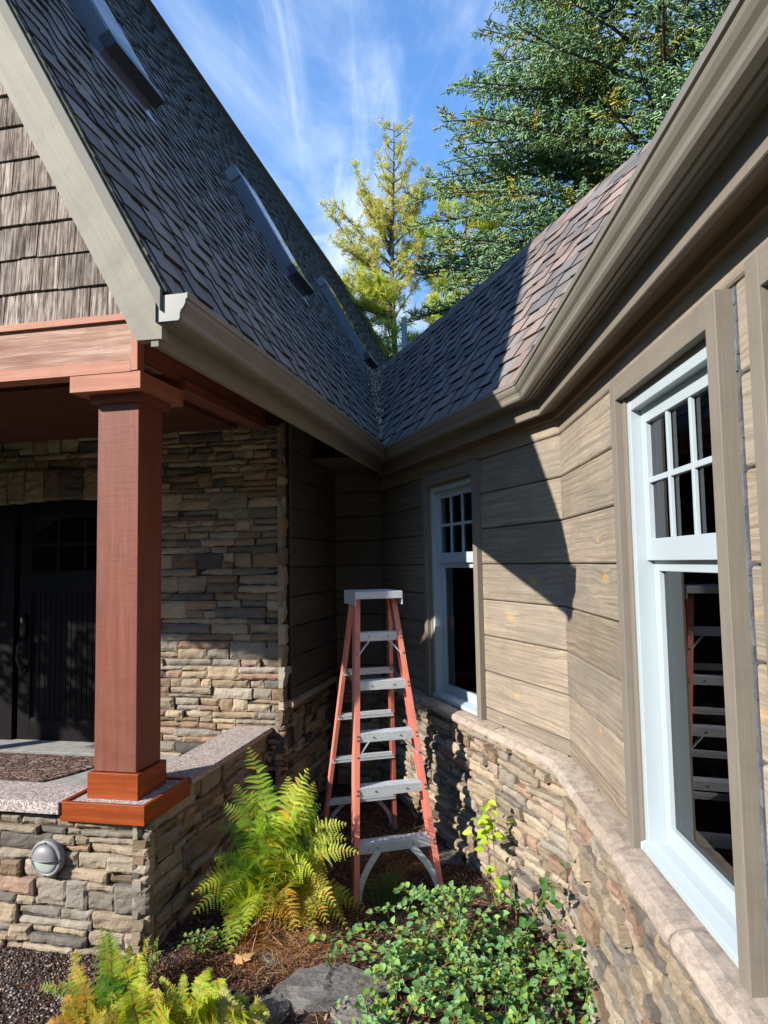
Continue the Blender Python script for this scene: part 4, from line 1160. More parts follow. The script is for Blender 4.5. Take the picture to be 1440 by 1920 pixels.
for s in (-1, 1):
    mb = MB()
    a = lp(s * (fx(1.14) - .005), fy(1.14) + .06, 1.135); m_ = lp(s * (fx(1.1) - .03), (fy(1.14) + ry(1.1)) / 2, 1.165); b = lp(s * (rx(1.19) - .005), ry(1.19) - .03, 1.21)
    for p, q in ((a, m_), (m_, b)):
        U = (q - p).normalized(); mb.box(p, U, Z, U.cross(Z).normalized(), 0, (q - p).length, -.011, .011, -.002, .002)
    mb.box(lp(s * (fx(1.13) - .004), fy(1.13) + .005, 1.12), LX, LY, Z, -.032 if s > 0 else 0, 0 if s > 0 else .032, 0, .05, -.015, .012)
    rp(mb, 'spreader', M['rivet'], lad)
mb = MB()
mb.box(lp(0, .355, 1.705), LX, LY, Z, -.150, .150, 0, .335, -.004, 0)
mb.box(lp(0, .355, 1.705), LX, LY, Z, -.150, .150, -.002, .003, -.045, -.002); mb.box(lp(0, .69, 1.705), LX, LY, Z, -.150, .150, -.003, .002, -.05, -.002)
for s in (-1, 1):
    mb.box(lp(s * .150, .355, 1.705), LX, LY, Z, -.003, .003, 0, .335, -.085, -.002)
for j in range(4): mb.box(lp(0, .37 + j * .09, 1.705), LX, LY, Z, -.135, .135, 0, .02, -.001, .0018)
cap = rp(mb, 'top_cap', M['alu'], lad, bevel=.002)
# worn printed marks on cap and top step: a boxed badge and a faded line of print
def marks(x0, y, z, sc_, name):
    mb = MB(); n = -LY
    def r(x, zz, w_, h_, c=(1, 1, 1)): mb.box(lp(x0 + x * sc_, y, z + zz * sc_), LX, n, Z, 0, w_ * sc_, 0, .0008, 0, h_ * sc_, c)
    r(-.055, -.008, .036, .0025); r(-.055, .0075, .036, .0025); r(-.055, -.006, .003, .014); r(-.022, -.006, .003, .014)
    r(-.050, -.004, .007, .009); r(-.041, -.001, .007, .008); r(-.032, -.004, .007, .010)
    x = -.012
    for k in range(11):
        w_ = random.choice([.003, .0045, .006]); h_ = random.choice([.006, .008, .01])
        r(x, -.004, .0013, h_, (2.4, 2.4, 2.6)); r(x, -.004 + random.choice([0, h_ - .0015]), w_, .0015, (2.4, 2.4, 2.6)); x += w_ + .0022
    rp(mb, name, M['print'], lad, parent=None)
marks(.0, .3545, 1.680, 1.0, 'printed_mark'); marks(.01, fy(1.465) - .0005, 1.441, 1.0, 'printed_mark')
for s in (-1, 1):
    mb = MB()
    mb.box(lp(s * rx(0) - (s * .016), ry(0) - .03, 0), LX, LY, Z, -.024, .024, -.036, .036, -.008, .05)
    rp(mb, 'foot', M['footpad'], lad, bevel=.004); mb = MB()
    mb.box(lp(s * fx(0) - (s * .016), .03, 0), LX, LY, Z, -.024, .024, -.034, .042, -.01, .012)
    rp(mb, 'foot', M['footpad'], lad, bevel=.004)

# ================================================================== DOORMAT
mb = MB(); mc = PW(1.50, 1.98, .5005)
i0 = len(mb.v); n = 40
ptsm = [mc + PB * (-.86 * math.cos(t)) - PA * (.98 * math.sin(t)) for t in np.linspace(0, math.pi, n)]
mb.face([p + Z * .012 for p in ptsm]); 
for i in range(n):
    a, b = ptsm[i], ptsm[(i + 1) % n]; mb.face([a, b, b + Z * .012, a + Z * .012])
o = mb.build('doormat', M['mat']); tag(o, 'half-round brown rubber doormat with a pebble pattern before the front door', 'doormat')

# ================================================================== PLANT GENERATORS
def leaf_mesh(name, P, D, Nn, Ls, Ws, Cs, mat, parent=None, fold=.25, root=None):
    """numpy leaves: base points P, unit directions D, normals Nn"""
    S = np.cross(D, Nn); S /= np.linalg.norm(S, axis=1, keepdims=True) + 1e-9
    Nn = np.cross(S, D)
    L3 = Ls[:, None]; W3 = Ws[:, None]
    base = P; tip = P + D * L3 - Nn * L3 * .12
    l1 = P + D * L3 * .30 + S * W3 * .5 + Nn * W3 * fold; l2 = P + D * L3 * .68 + S * W3 * .40 + Nn * W3 * fold * .7
    r1 = P + D * L3 * .30 - S * W3 * .5 + Nn * W3 * fold; r2 = P + D * L3 * .68 - S * W3 * .40 + Nn * W3 * fold * .7
    V = np.stack([base, l1, l2, tip, r2, r1], 1).reshape(-1, 3); k = np.arange(len(P))[:, None] * 6
    F = np.concatenate([k + np.array([[0, 3, 2, 1]]), k + np.array([[0, 5, 4, 3]])], 0)
    C = np.concatenate([Cs, Cs * .94], 0)
    o = np_mesh(name, V, F, C, mat)
    if root:
        o.parent = root; o.matrix_parent_inverse = Matrix.Translation(-Vector(root.location))
    return o
def rparent(o, root):
    o.parent = root; o.matrix_parent_inverse = Matrix.Translation(-Vector(root.location)); return o
def bez(a, b, c, t): return a * (1 - t) ** 2 + b * 2 * t * (1 - t) + c * t * t
def frond(base, tip, bulge, col, width, stem_mb, out, up_bias=.3, start=.16, pairs=24):
    """one lacy frond along a curve base->tip; pinnae carry small paired pinnules"""
    a = np.array(base, float); c = np.array(tip, float); L_ = np.linalg.norm(c - a)
    mid = (a + c) / 2 + np.array(bulge, float)
    ts = np.linspace(0, 1, 60); cur = np.array([bez(a, mid, c, t) for t in ts])
    stem_mb.tube([Vector(p) for p in cur[::6]] + [Vector(cur[-1])], [.0032 * (1 - .8 * k / 11) for k in range(len(cur[::6]) + 1)], 4, (.30, .14, .06))
    view = np.array([random.gauss(0, .25), -.75, .55 + random.gauss(0, .25)])
    for k in range(pairs):
        t = start + (1 - start) * (k + .5) / pairs
        p = bez(a, mid, c, t); tg = bez(a, mid, c, min(1, t + .02)) - bez(a, mid, c, t - .02); tg /= np.linalg.norm(tg) + 1e-9
        sd = np.cross(tg, view); sd /= np.linalg.norm(sd) + 1e-9; nn = np.cross(sd, tg)
        q = (t - start) / (1 - start); prof = min(1, (q + .12) / .32) ** .8 * (1 - q) ** .72 * 1.15
        pl = width * prof * random.uniform(.88, 1.08)
        if pl < .006: continue
        for s in (-1, 1):
            if random.random() < .03: continue
            d = tg * random.uniform(.3, .55) + sd * s * .92 + nn * random.uniform(-.2, .3); d /= np.linalg.norm(d)
            cs = np.array(col) * random.uniform(.7, 1.25); drp = random.uniform(.1, .5)
            if random.random() < .07: cs = cs * np.array((1.5, .8, .5))
            m_ = max(4, int(pl / .0062)); pw_ = pl * .25
            for j in range(m_):
                f = (j + .5) / m_; pp = p + d * pl * f - np.array([0, 0, 1]) * (pl * f * f * drp)
                sz = pw_ * (1 - f) ** .6 * .62 + .0016
                e1 = np.cross(nn, d); e1 /= np.linalg.norm(e1) + 1e-9
                for s2 in (-1, 1):
                    dd = e1 * s2 * .9 + d * .42
                    out.append((pp, dd / np.linalg.norm(dd), nn + 0 * d, sz, .0062 * (1.15 - f * .4), cs))
def emit(out, name, mat, root=None):
    P = np.array([o[0] for o in out]); D = np.array([o[1] for o in out]); Nn = np.array([o[2] for o in out]); Ls = np.array([o[3] for o in out]); Ws = np.array([o[4] for o in out]); C = np.array([o[5] for o in out])
    S = np.cross(D, Nn); S /= np.linalg.norm(S, axis=1, keepdims=True) + 1e-9
    W3 = Ws[:, None] * .5; L3 = Ls[:, None]
    V = np.stack([P - S * W3, P + S * W3, P + D * L3 * .75 + S * W3 * .55, P + D * L3 - S * W3 * .1], 1).reshape(-1, 3)
    F = np.arange(len(P) * 4).reshape(-1, 4)
    o = np_mesh(name, V, F, C, mat); rparent(o, root) if root else None
    return o
GRN = (.26, .40, .045); LIM = (.43, .50, .05); YEL = (.50, .44, .06); ORG = (.55, .36, .07); DGR = (.12, .26, .035); BRN_ = (.30, .14, .06)
fern = empty('fern', (-.62, 3.74, 0)); tag(fern, 'tall bright green and yellowing fern between porch wall and ladder', 'fern')
sm = MB(); out = []
tips = [((-.756, 3.85, .893), GRN, .15), ((-.421, 3.75, .804), LIM, .15), ((-.361, 3.80, .60), DGR, .14), ((-.218, 3.65, .551), LIM, .13), ((-.150, 3.55, .446), LIM, .10),
        ((-.935, 3.50, .300), LIM, .13), ((-.771, 3.36, .119), LIM, .14), ((-.344, 3.42, .130), YEL, .14), ((-.227, 3.6, .10), ORG, .13), ((-.917, 3.80, .509), GRN, .13),
        ((-.818, 3.8, .713), GRN, .14), ((-.542, 3.85, .735), LIM, .15), ((-.614, 3.6, .70), GRN, .14), ((-.454, 3.6, .66), GRN, .14), ((-.82, 3.45, .448), DGR, .12),
        ((-.262, 3.45, .243), YEL, .13), ((-.356, 3.4, .413), LIM, .13), ((-.641, 3.45, .594), GRN, .14), ((-.523, 3.35, .50), LIM, .14), ((-.332, 3.7, .45), GRN, .14),
        ((-.427, 3.32, .19), ORG, .13), ((-.12, 3.75, .06), YEL, .12), ((-.707, 3.35, .40), GRN, .12), ((-.52, 3.95, .62), DGR, .13), ((-.68, 3.95, .70), DGR, .13),
        ((-.30, 3.5, .33), YEL, .12), ((-.56, 3.3, .33), LIM, .13), ((-.46, 3.5, .56), GRN, .13), ((-.40, 3.85, .70), GRN, .13), ((-.88, 3.62, .40), GRN, .11), ((-.48, 3.36, .30), YEL, .13), ((-.60, 3.42, .48), GRN, .13)]
tips = tips + [(tuple(q + random.gauss(0, .055) for q in tp[:2]) + (max(.08, tp[2] * random.uniform(.72, .98)),), random.choice([c, GRN, LIM]), wd * .95) for tp, c, wd in tips if random.random() < .85]
for (tp, c, wd) in tips:
    b = (-.62 + random.gauss(0, .03), 3.74 + random.gauss(0, .03), .0)
    h = math.dist(b[:2], tp[:2]); rise = .26 + .62 * h
    dx, dy = tp[0] - b[0], tp[1] - b[1]
    frond(b, tp, (-dx * .12 + random.gauss(0, .03), -dy * .12, rise * .55), c, wd * 1.05, sm, out)
rparent(sm.build('stem', M['stem']), fern); emit(out, 'foliage', M['fern'], fern)
# dead fronds and thatch at its foot
out = []; sm2 = MB()
for k in range(26):
    an = random.uniform(-2.9, .3); r = random.uniform(.12, .34); b = (-.60 + random.gauss(0, .05), 3.66 + random.gauss(0, .05), .03)
    tp = (b[0] + math.cos(an) * r, b[1] + math.sin(an) * r * .9, random.uniform(.0, .06))
    frond(b, tp, (0, 0, random.uniform(.03, .1)), (.33 * random.uniform(.7, 1.2), .15, .06), .05, sm2, out, pairs=12)
    if k % 2: sm2.tube([Vector(b), Vector(b) * .5 + Vector(tp) * .5 + Vector((0, 0, .06)), Vector(tp)], .0022, 4, (.42, .24, .11))
rparent(sm2.build('dead_stem', M['stem']), fern); emit(out, 'dead_foliage', M['fern'], fern)

ffs = [('fern', 'feathery green fern at the foot of the porch corner, left of the front ferns', (-1.12, 3.02, -.01), [((-1.248, 3.12, .335), GRN, .12), ((-1.446, 3.0, .143), GRN, .085), ((-1.256, 3.2, .26), GRN, .12), ((-1.16, 3.05, .27), LIM, .11), ((-1.10, 3.1, .226), LIM, .10), ((-1.20, 3.0, .2), DGR, .12), ((-1.05, 2.98, .17), LIM, .1)]),
       ('fern', 'golden yellow dying fern fronds in the lower left', (-1.22, 2.97, -.01), [((-1.338, 3.05, .215), YEL, .09), ((-1.324, 2.93, .10), YEL, .085), ((-1.40, 2.92, .03), (.62, .5, .14), .08), ((-1.2, 2.9, .17), YEL, .09), ((-1.13, 2.88, .12), YEL, .08), ((-1.27, 2.98, .17), ORG, .08)]),
       ('fern', 'small fern with narrow upright fronds against the wall corner', (-1.10, 3.28, .0), [((-1.125, 3.30, .20), YEL, .03), ((-1.058, 3.31, .195), GRN, .032), ((-1.19, 3.30, .17), GRN, .03), ((-1.02, 3.27, .15), GRN, .03), ((-1.16, 3.25, .15), YEL, .028), ((-1.08, 3.28, .22), LIM, .028), ((-1.22, 3.3, .14), GRN, .03)]),
       ('fern', 'lime green fern at the middle of the bottom edge, left of the dark rock', (-.80, 2.96, -.01), [((-.703, 3.05, .15), LIM, .12), ((-.582, 3.0, .09), GRN, .10), ((-.87, 3.06, .17), LIM, .06), ((-.97, 3.05, .16), LIM, .05), ((-.981, 2.95, .14), LIM, .09), ((-.721, 2.9, .16), LIM, .12), ((-.789, 2.88, .13), LIM, .1), ((-.90, 2.9, .12), YEL, .09), ((-.64, 2.93, .1), GRN, .1), ((-.77, 3.08, .17), LIM, .1), ((-.60, 2.9, .05), (.5, .5, .12), .08)])]
ffs += [('fern', 'broad yellow-green fern low at the bottom edge between golden and lime ferns', (-1.0, 2.92, -.01), [((-1.12, 2.94, .16), LIM, .12), ((-.93, 2.93, .18), YEL, .11), ((-1.02, 2.98, .2), LIM, .11), ((-.88, 2.88, .12), LIM, .12), ((-1.18, 2.86, .09), YEL, .11), ((-1.05, 2.85, .15), LIM, .12)]),
        ('fern', 'pale olive drooping fern at the bottom edge next to the dark reddish-grey rock', (-.62, 2.92, -.01), [((-.53, 2.95, .11), LIM, .09), ((-.70, 2.98, .15), (.45, .46, .14), .09), ((-.50, 2.88, .06), (.5, .46, .14), .08), ((-.62, 2.86, .13), LIM, .09), ((-.57, 3.02, .09), (.42, .4, .12), .07)])]
for nm, lb, loc, ts_ in ffs:
    r = empty(nm, loc); tag(r, lb, 'fern', 'ferns along the front edge of the bed'); sm = MB(); out = []
    for tp, c, wd in ts_:
        for rep in range(2 if wd > .07 else 1):
            b = (loc[0] + random.gauss(0, .025), loc[1] + random.gauss(0, .02), -.01); t2 = tuple(q + (random.gauss(0, .03) if rep else 0) for q in tp)
            frond(b, t2, (random.gauss(0, .03), 0, .06 + .16 * math.dist(b[:2], t2[:2])), c, wd * .72, sm, out, start=.08, pairs=22)
    rparent(sm.build('stem', M['stem']), r); emit(out, 'foliage', M['fern'], r)

# leafy shrub, sprig, sapling
def leafy(root, stems, dens, lsz, cols, name='foliage', wr=.8, stemcol=(.22, .10, .05), rad=.0022, zfloor=.0):
    sm = MB(); P = []; D = []; Nn = []; Ls = []; C = []
    for a, b, c in stems:
        a, b, c = map(np.array, (a, b, c)); L_ = np.linalg.norm(b - a) + np.linalg.norm(c - b)
        sm.tube([Vector(bez(a, b, c, t)) for t in np.linspace(0, 1, 8)], [rad * (1 - .6 * t) for t in np.linspace(0, 1, 8)], 4, tuple(x * random.uniform(.7, 1.6) for x in stemcol))
        n = int(L_ * dens)
        for k in range(n):
            t = random.uniform(.12, 1); p = bez(a, b, c, t); tg = bez(a, b, c, min(1, t + .03)) - bez(a, b, c, max(0, t - .03)); tg /= np.linalg.norm(tg) + 1e-9
            s = np.array([random.gauss(0, 1), random.gauss(0, 1), random.gauss(.2, .6)]); d = tg * .4 + s; d[2] = d[2] * .6; d /= np.linalg.norm(d)
            l = lsz * random.choice([.45, .6, .8, 1.0, 1.3])
            pet = p + d * l * random.uniform(.15, .5)
            if pet[2] < zfloor + .01: continue
            P.append(pet); D.append(d); Nn.append(np.array([random.gauss(-.25, .45), random.gauss(-.35, .45), 1.0])); Ls.append(l)
            cc = np.array(random.choice(cols)) * random.uniform(.75, 1.25); C.append(cc)
    P, D, Nn, Ls, C = map(np.array, (P, D, Nn, Ls, C))
    rparent(sm.build('branch', M['stem']), root)
    leaf_mesh(name, P, D, Nn, Ls, Ls * wr, C, M['leaf'], root=root)
SC = [(.30, .40, .07), (.17, .33, .12), (.20, .38, .14), (.13, .28, .10), (.23, .40, .12), (.28, .44, .10), (.16, .30, .14)]
shr = empty('leafy_shrub', (.35, 3.2, 0)); tag(shr, 'low spreading green shrub with rounded leaves in front of the ladder', 'shrub')
stems = []
for k in range(140):
    x, y = random.uniform(-.08, .80), random.uniform(2.75, 3.50)
    if x < .12 and y > 3.35 and random.random() < .6: continue
    b0 = (x, y, 0.0); an = random.uniform(0, 6.28); r = random.uniform(.08, .24); h = random.choice([.04, .07, .09, .12, .16, .21]) * (1.0 if y > 3.0 else .8)
    tip = (x + math.cos(an) * r, y + math.sin(an) * r, h * random.uniform(.5, .95)); stems.append((b0, (x + math.cos(an) * r * .3, y + math.sin(an) * r * .3, h * 1.25), tip))
for tp in [(-.22, 3.46, .09), (.02, 3.76, .16), (-.08, 3.62, .13), (.12, 3.72, .17), (.30, 3.74, .16), (.44, 3.66, .18), (.10, 3.60, .2), (.22, 3.6, .22), (.62, 3.5, .2), (.36, 3.55, .22)]:
    stems.append(((.3, 3.35, .0), ((.3 + tp[0]) / 2, (3.35 + tp[1]) / 2, tp[2] + .18), tp))
leafy(shr, stems, 72, .030, SC, zfloor=.0)
gc = empty('creeping_plant', (-.25, 3.35, 0)); tag(gc, 'thin creeping stems with scattered round leaves over the flat rock', 'creeping plant')
stems = []
for tp in [(-.42, 3.45, .06), (-.30, 3.52, .07), (-.22, 3.02, .05), (-.16, 2.98, .06), (-.05, 2.95, .05), (-.10, 3.1, .08), (-.12, 3.35, .12), (-.05, 3.5, .14), (-.33, 3.30, .1), (-.2, 3.2, .12)]:
    stems.append(((.1, 3.3, .05), ((.1 + tp[0]) / 2, (3.3 + tp[1]) / 2, .14), tp))
leafy(gc, stems, 34, .034, SC, zfloor=.0)
spr = empty('woody_sprig', (.60, 3.50, 0)); tag(spr, 'arching woody sprig with a few dark green leaves against the wing wall', 'sprig')
leafy(spr, [((.60, 3.50, 0), (.66, 3.38, .24), (.80, 3.16, .56)), ((.66, 3.40, .2), (.72, 3.42, .34), (.76, 3.34, .38)), ((.70, 3.32, .32), (.76, 3.2, .26), (.80, 3.1, .20)), ((.60, 3.5, .05), (.62, 3.55, .25), (.60, 3.6, .30))], 42, .042, [(.07, .18, .04), (.10, .23, .05)], rad=.003)
sap = empty('sapling', (.569, 3.93, 0)); tag(sap, 'thin sapling with bright yellow-green leaves beside the wing wall', 'sapling')
sm = MB(); st = [Vector((.569, 3.93, 0)), Vector((.575, 3.925, .15)), Vector((.563, 3.91, .32)), Vector((.556, 3.90, .45)), Vector((.535, 3.89, .54))]
sm.tube(st, [.0035, .003, .0026, .002, .001], 5, (.30, .24, .12)); 
for q in range(5): 
    a = (.569 + random.gauss(0, .02), 3.93 + random.gauss(0, .02), 0); sm.tube([Vector(a), Vector((a[0] + random.gauss(0, .02), a[1], .12)), Vector((a[0] + random.gauss(0, .03), a[1], .22))], [.002, .0015, .001], 4, (.34, .25, .13))
rparent(sm.build('stem', M['stem']), sap)
P = []; D = []; Nn = []; Ls = []; C = []
for (x, z, n, sp) in ((.545, .46, 14, .07), (.53, .39, 12, .08), (.49, .36, 6, .05), (.60, .38, 6, .05), (.56, .17, 7, .035), (.575, .12, 5, .03), (.535, .545, 5, .015)):
    for k in range(n):
        P.append((x + random.gauss(0, sp * .6), 3.90 + random.gauss(0, .03), z + random.gauss(0, .022))); an = random.uniform(0, 6.28); d = np.array([math.cos(an), math.sin(an) * .5, random.uniform(-.5, .2)]); D.append(d / np.linalg.norm(d))
        Nn.append((random.gauss(-.3, .3), random.gauss(-.7, .3), .8)); Ls.append(random.uniform(.035, .062)); C.append(np.array((.46, .60, .045)) * random.uniform(.8, 1.15))
P, D, Nn, Ls, C = map(np.array, (P, D, Nn, Ls, C)); leaf_mesh('foliage', P, D, Nn, Ls, Ls * .58, C, M['leaf'], root=sap)
# grass tuft
gr = MB()
for k in range(260):
    x, y = -.01 + random.gauss(0, .045), 3.98 + random.gauss(0, .035); an = random.uniform(0, 6.28); r = random.uniform(.03, .18); h = random.uniform(.1, .24) * (1 - r * 1.5); w_ = .0016
    a = Vector((x, y, 0)); b = a + Vector((math.cos(an) * r * .4, math.sin(an) * r * .4, h)); c = a + Vector((math.cos(an) * r, math.sin(an) * r, h * .9)); s = Vector((-math.sin(an), math.cos(an), 0)) * w_
    if random.random() < .5: s = Vector((w_, 0, 0))
    cc = tuple(q * random.uniform(.6, 1.3) for q in (.10, .17, .045)); m1 = a * .25 + b * .5 + c * .25
    gr.face([a - s, a + s, m1 + s * .9, m1 - s * .9], col=cc); gr.face([m1 - s * .9, m1 + s * .9, c], col=cc)
tag(gr.build('grass_tuft', M['leaf']), 'tuft of thin dark green grass between the front feet of the ladder', 'grass tuft')
# red creeping ground cover
P = []; D = []; Nn = []; Ls = []; C = []
for k in range(5200):
    z_ = random.random()
    if z_ < .55: x, y = random.gauss(-.93, .13), random.gauss(3.32, .12)
    elif z_ < .8: x, y = random.gauss(-.30, .10), random.gauss(3.78, .10)
    else: x, y = random.gauss(-.50, .2), random.gauss(3.32, .1)
    if x < -1.12 and y > 3.38: continue
    if x < -1.15: continue
    P.append((x, y, gz(x, y) + random.uniform(.0, .035))); an = random.uniform(0, 6.28); D.append((math.cos(an) * .8, math.sin(an) * .8, random.uniform(-.1, .8))); Nn.append((random.gauss(0, .6), random.gauss(-.2, .6), 1)); Ls.append(random.uniform(.006, .016))
    C.append(np.array(random.choice([(.20, .06, .05), (.14, .05, .05), (.28, .09, .06), (.10, .06, .035), (.16, .12, .05)])) * random.uniform(.6, 1.2))
P, D, Nn, Ls, C = map(np.array, (P, D, Nn, Ls, C)); D = D / np.linalg.norm(D, axis=1, keepdims=True)
o = leaf_mesh('ground_cover', P, D, Nn, Ls, Ls * .6, C, M['leaf']); tag(o, 'dark red creeping ground cover near the ferns', 'ground cover', kind='stuff')
# small green sprouts by the wall
so_ = empty('seedling_patch', (-.9, 3.42, 0)); tag(so_, 'small dark green seedlings in the shade beside the porch wall', 'seedlings')
leafy(so_, [((random.uniform(-1.02, -.72), random.uniform(3.4, 3.62), 0), (random.uniform(-1.02, -.72), random.uniform(3.4, 3.6), .1), (random.uniform(-1.02, -.72), random.uniform(3.4, 3.6), random.uniform(.05, .16))) for _ in range(26)], 60, .02, [(.10, .19, .04), (.16, .26, .05)])

# ================================================================== GROUND LITTER
def bits(name, n, gen, mat, cols, thick=.25, label=None, cat=None):
    V = []; F = []; C = []
    for k in range(n):
        x, y, l, w_ = gen()
        an = random.uniform(0, 3.14); tl = random.gauss(0, .22); z = gz(x, y) + l * .12
        u = np.array([math.cos(an), math.sin(an), tl]); v = np.array([-math.sin(an), math.cos(an), random.gauss(0, .3)]); n_ = np.cross(u, v); n_ /= np.linalg.norm(n_)
        c0 = np.array([x, y, z]); i = len(V); h = w_ * thick
        for s, t, q in ((-1, -.7, 0), (1, -.9, 0), (.9, .8, 0), (-.8, 1, 0), (-.9, -.6, 1), (.8, -.8, 1), (.8, .7, 1), (-.7, .8, 1)): V.append(c0 + u * l * .5 * s + v * w_ * .5 * t + n_ * h * q)
        for q in ((4, 5, 6, 7), (0, 1, 5, 4), (1, 2, 6, 5), (2, 3, 7, 6), (3, 0, 4, 7)): F.append([i + a for a in q])
        c = np.array(random.choice(cols)) * random.uniform(.7, 1.3); C.extend([c] * 5)
    o = np_mesh(name, np.array(V), np.array(F), np.array(C), mat); tag(o, label, cat, kind='stuff'); return o
def chipgen():
    x = random.uniform(-1.5, 1.0); y = random.uniform(2.6, 5.9) if random.random() < .8 else random.uniform(3.6, 5.2); l = random.uniform(.008, .035); return x, y, l, l * random.uniform(.15, .45)
bits('wood_chips', 9000, chipgen, M['chip'], [(.10, .05, .035), (.16, .085, .06), (.06, .035, .028), (.24, .15, .10), (.30, .21, .15)], label='reddish brown bark mulch over the bed', cat='mulch')
def gravgen():
    x = random.uniform(-2.6, -1.02); y = random.uniform(2.75, 3.62); l = abs(random.gauss(.004, .0035)) + .003; return x, y, l, l * random.uniform(.6, .9)
bits('gravel', 14000, gravgen, M['chip'], [(.20, .175, .17), (.12, .095, .09), (.36, .33, .31), (.16, .09, .065), (.07, .05, .045), (.10, .06, .045), (.08, .05, .04)], .6, label='fine gravel and bark along the foot of the front wall', cat='gravel')
# pine-needle litter
V = []; F = []; C = []
for k in range(5200):
    m_ = random.random()
    if m_ < .45: x, y = random.gauss(-.48, .14), random.gauss(3.5, .12)
    elif m_ < .75: x, y = random.gauss(.12, .2), random.gauss(4.55, .2)
    else: x, y = random.uniform(-1.1, .8), random.uniform(2.8, 5.4)
    l = random.uniform(.03, .08); an = random.uniform(0, 3.14); z = gz(x, y) + random.uniform(.003, .03); u = np.array([math.cos(an), math.sin(an), random.gauss(0, .15)]) * l; w_ = np.array([-math.sin(an), math.cos(an), 0]) * .0011
    p = np.array([x, y, z]); i = len(V); V += [p - w_, p + w_, p + u + w_, p + u - w_]; F.append([i, i + 1, i + 2, i + 3]); C.append(np.array(random.choice([(.42, .22, .09), (.30, .13, .06), (.50, .33, .17), (.2, .09, .05)])) * random.uniform(.7, 1.2))
o = np_mesh('needle_litter', np.array(V), np.array(F), np.array(C), M['chip']); tag(o, 'fallen brown needles over the bed', 'needle litter', kind='stuff')
# fallen leaves one can point at
def fallen(loc, sz, c, lab, tilt=.3):
    mb = MB(); pts = []
    for k in range(14):
        an = 2 * math.pi * k / 14; r = sz * (1 if k % 2 else .58) * random.uniform(.8, 1.15)
        pts.append(Vector(loc) + Vector((math.cos(an) * r, math.sin(an) * r * .8, .006 + r * tilt * math.sin(an + 1) * .5 + .004 * (k % 3))))
    c0 = Vector(loc) + Z * (.012 + sz * .1)
    for k in range(14): mb.face([c0, pts[k], pts[(k + 1) % 14]], col=tuple(x * random.uniform(.85, 1.1) for x in c))
    tag(mb.build('fallen_leaf', M['leaf']), lab, 'fallen leaf')
fallen((-1.29, 3.03, .0), .035, (.60, .20, .07), 'orange fallen leaf lying on the gravel at lower left')
fallen((-.03, 4.62, .0), .028, (.70, .32, .05), 'yellow-orange fallen leaf on the mulch between the ladder rails')
fallen((.46, 3.95, .0), .02, (.40, .16, .06), 'small brown-orange leaf on the dark mulch right of the ladder')
fallen((-.70, 3.40, .03), .06, (.62, .36, .16), 'large tan dry leaf below the tall fern', .5)

# ================================================================== ROCKS
def rock(loc, size, rot, seed, label, cuts=14):
    bm = bmesh.new(); bmesh.ops.create_icosphere(bm, subdivisions=5, radius=1)
    rr = random.Random(seed); pl = []
    for k in range(cuts):
        n = Vector((rr.gauss(0, 1), rr.gauss(0, 1), rr.gauss(0, .9))).normalized(); pl.append((n, rr.uniform(.55, .85)))
    pl.append((Vector((0, 0, 1)), .45)); pl.append((Vector((.15, -.1, 1)).normalized(), .5))
    for v in bm.verts:
        for n, d in pl:
            k = v.co.dot(n) - d
            if k > 0: v.co -= n * k * .96
    R3 = Matrix.Rotation(rot, 3, 'Z')
    for v in bm.verts:
        p = v.co.copy(); q = Vector((p.x * size[0], p.y * size[1], p.z * size[2]))
        q *= 1 + .07 * noise.fractal(p * 2.2 + Vector((seed, 0, 0)), 1, 2, 5); q += v.normal * (.004 * noise.noise(p * 14 + Vector((0, seed, 0)))) + Z * .006 * math.copysign(1, noise.noise(Vector((p.x * 1.5, p.y * 1.5, p.z * 9 + seed))))
        v.co = R3 @ q + Vector(loc)
    me = bpy.data.meshes.new('rock'); bm.to_mesh(me); bm.free(); me.materials.append(M['rock'])
    o = bpy.data.objects.new('rock', me); COL.objects.link(o); tag(o, label, 'rock', 'grey rocks in the planting bed'); return o
rock((-.27, 3.20, -.02), (.34, .21, .15), .25, 3, 'broad flat grey rock in front of the fern, widest of the rocks')
rock((-.52, 3.42, .0), (.13, .09, .085), -.3, 5, 'small rounded grey rock right at the foot of the tall fern')
rock((-.53, 3.03, -.02), (.16, .12, .13), .6, 9, 'dark reddish-grey rock at the bottom edge right of the lime fern')
rock((-.14, 3.03, -.03), (.17, .10, .13), -.5, 12, 'grey rock at the bottom edge under the left side of the shrub')
rock((.30, 4.62, -.03), (.26, .09, .13), -.55, 17, 'long brownish stone step behind the right front foot of the ladder')
rock((-.72, 3.20, -.04), (.09, .08, .06), .1, 21, 'small dark stone half sunk among the red ground cover')
rock((.66, 3.05, -.03), (.12, .1, .1), .3, 23, 'grey stone half hidden under the right side of the shrub')

# ================================================================== POLE AND TREES
mb = MB(); mb.tube([Vector((.40, 12, 3)), Vector((.415, 12, 6.14))], .047, 14); mb.tube([Vector((.415, 12, 6.14)), Vector((.416, 12, 6.17))], [.05, .03], 14)
o = mb.build('vent_pipe', M['pipe'] if 'pipe' in M else M['slabedge'], smooth=False); tag(o, 'slim pale grey vertical pipe rising behind the roof valley', 'vent pipe')

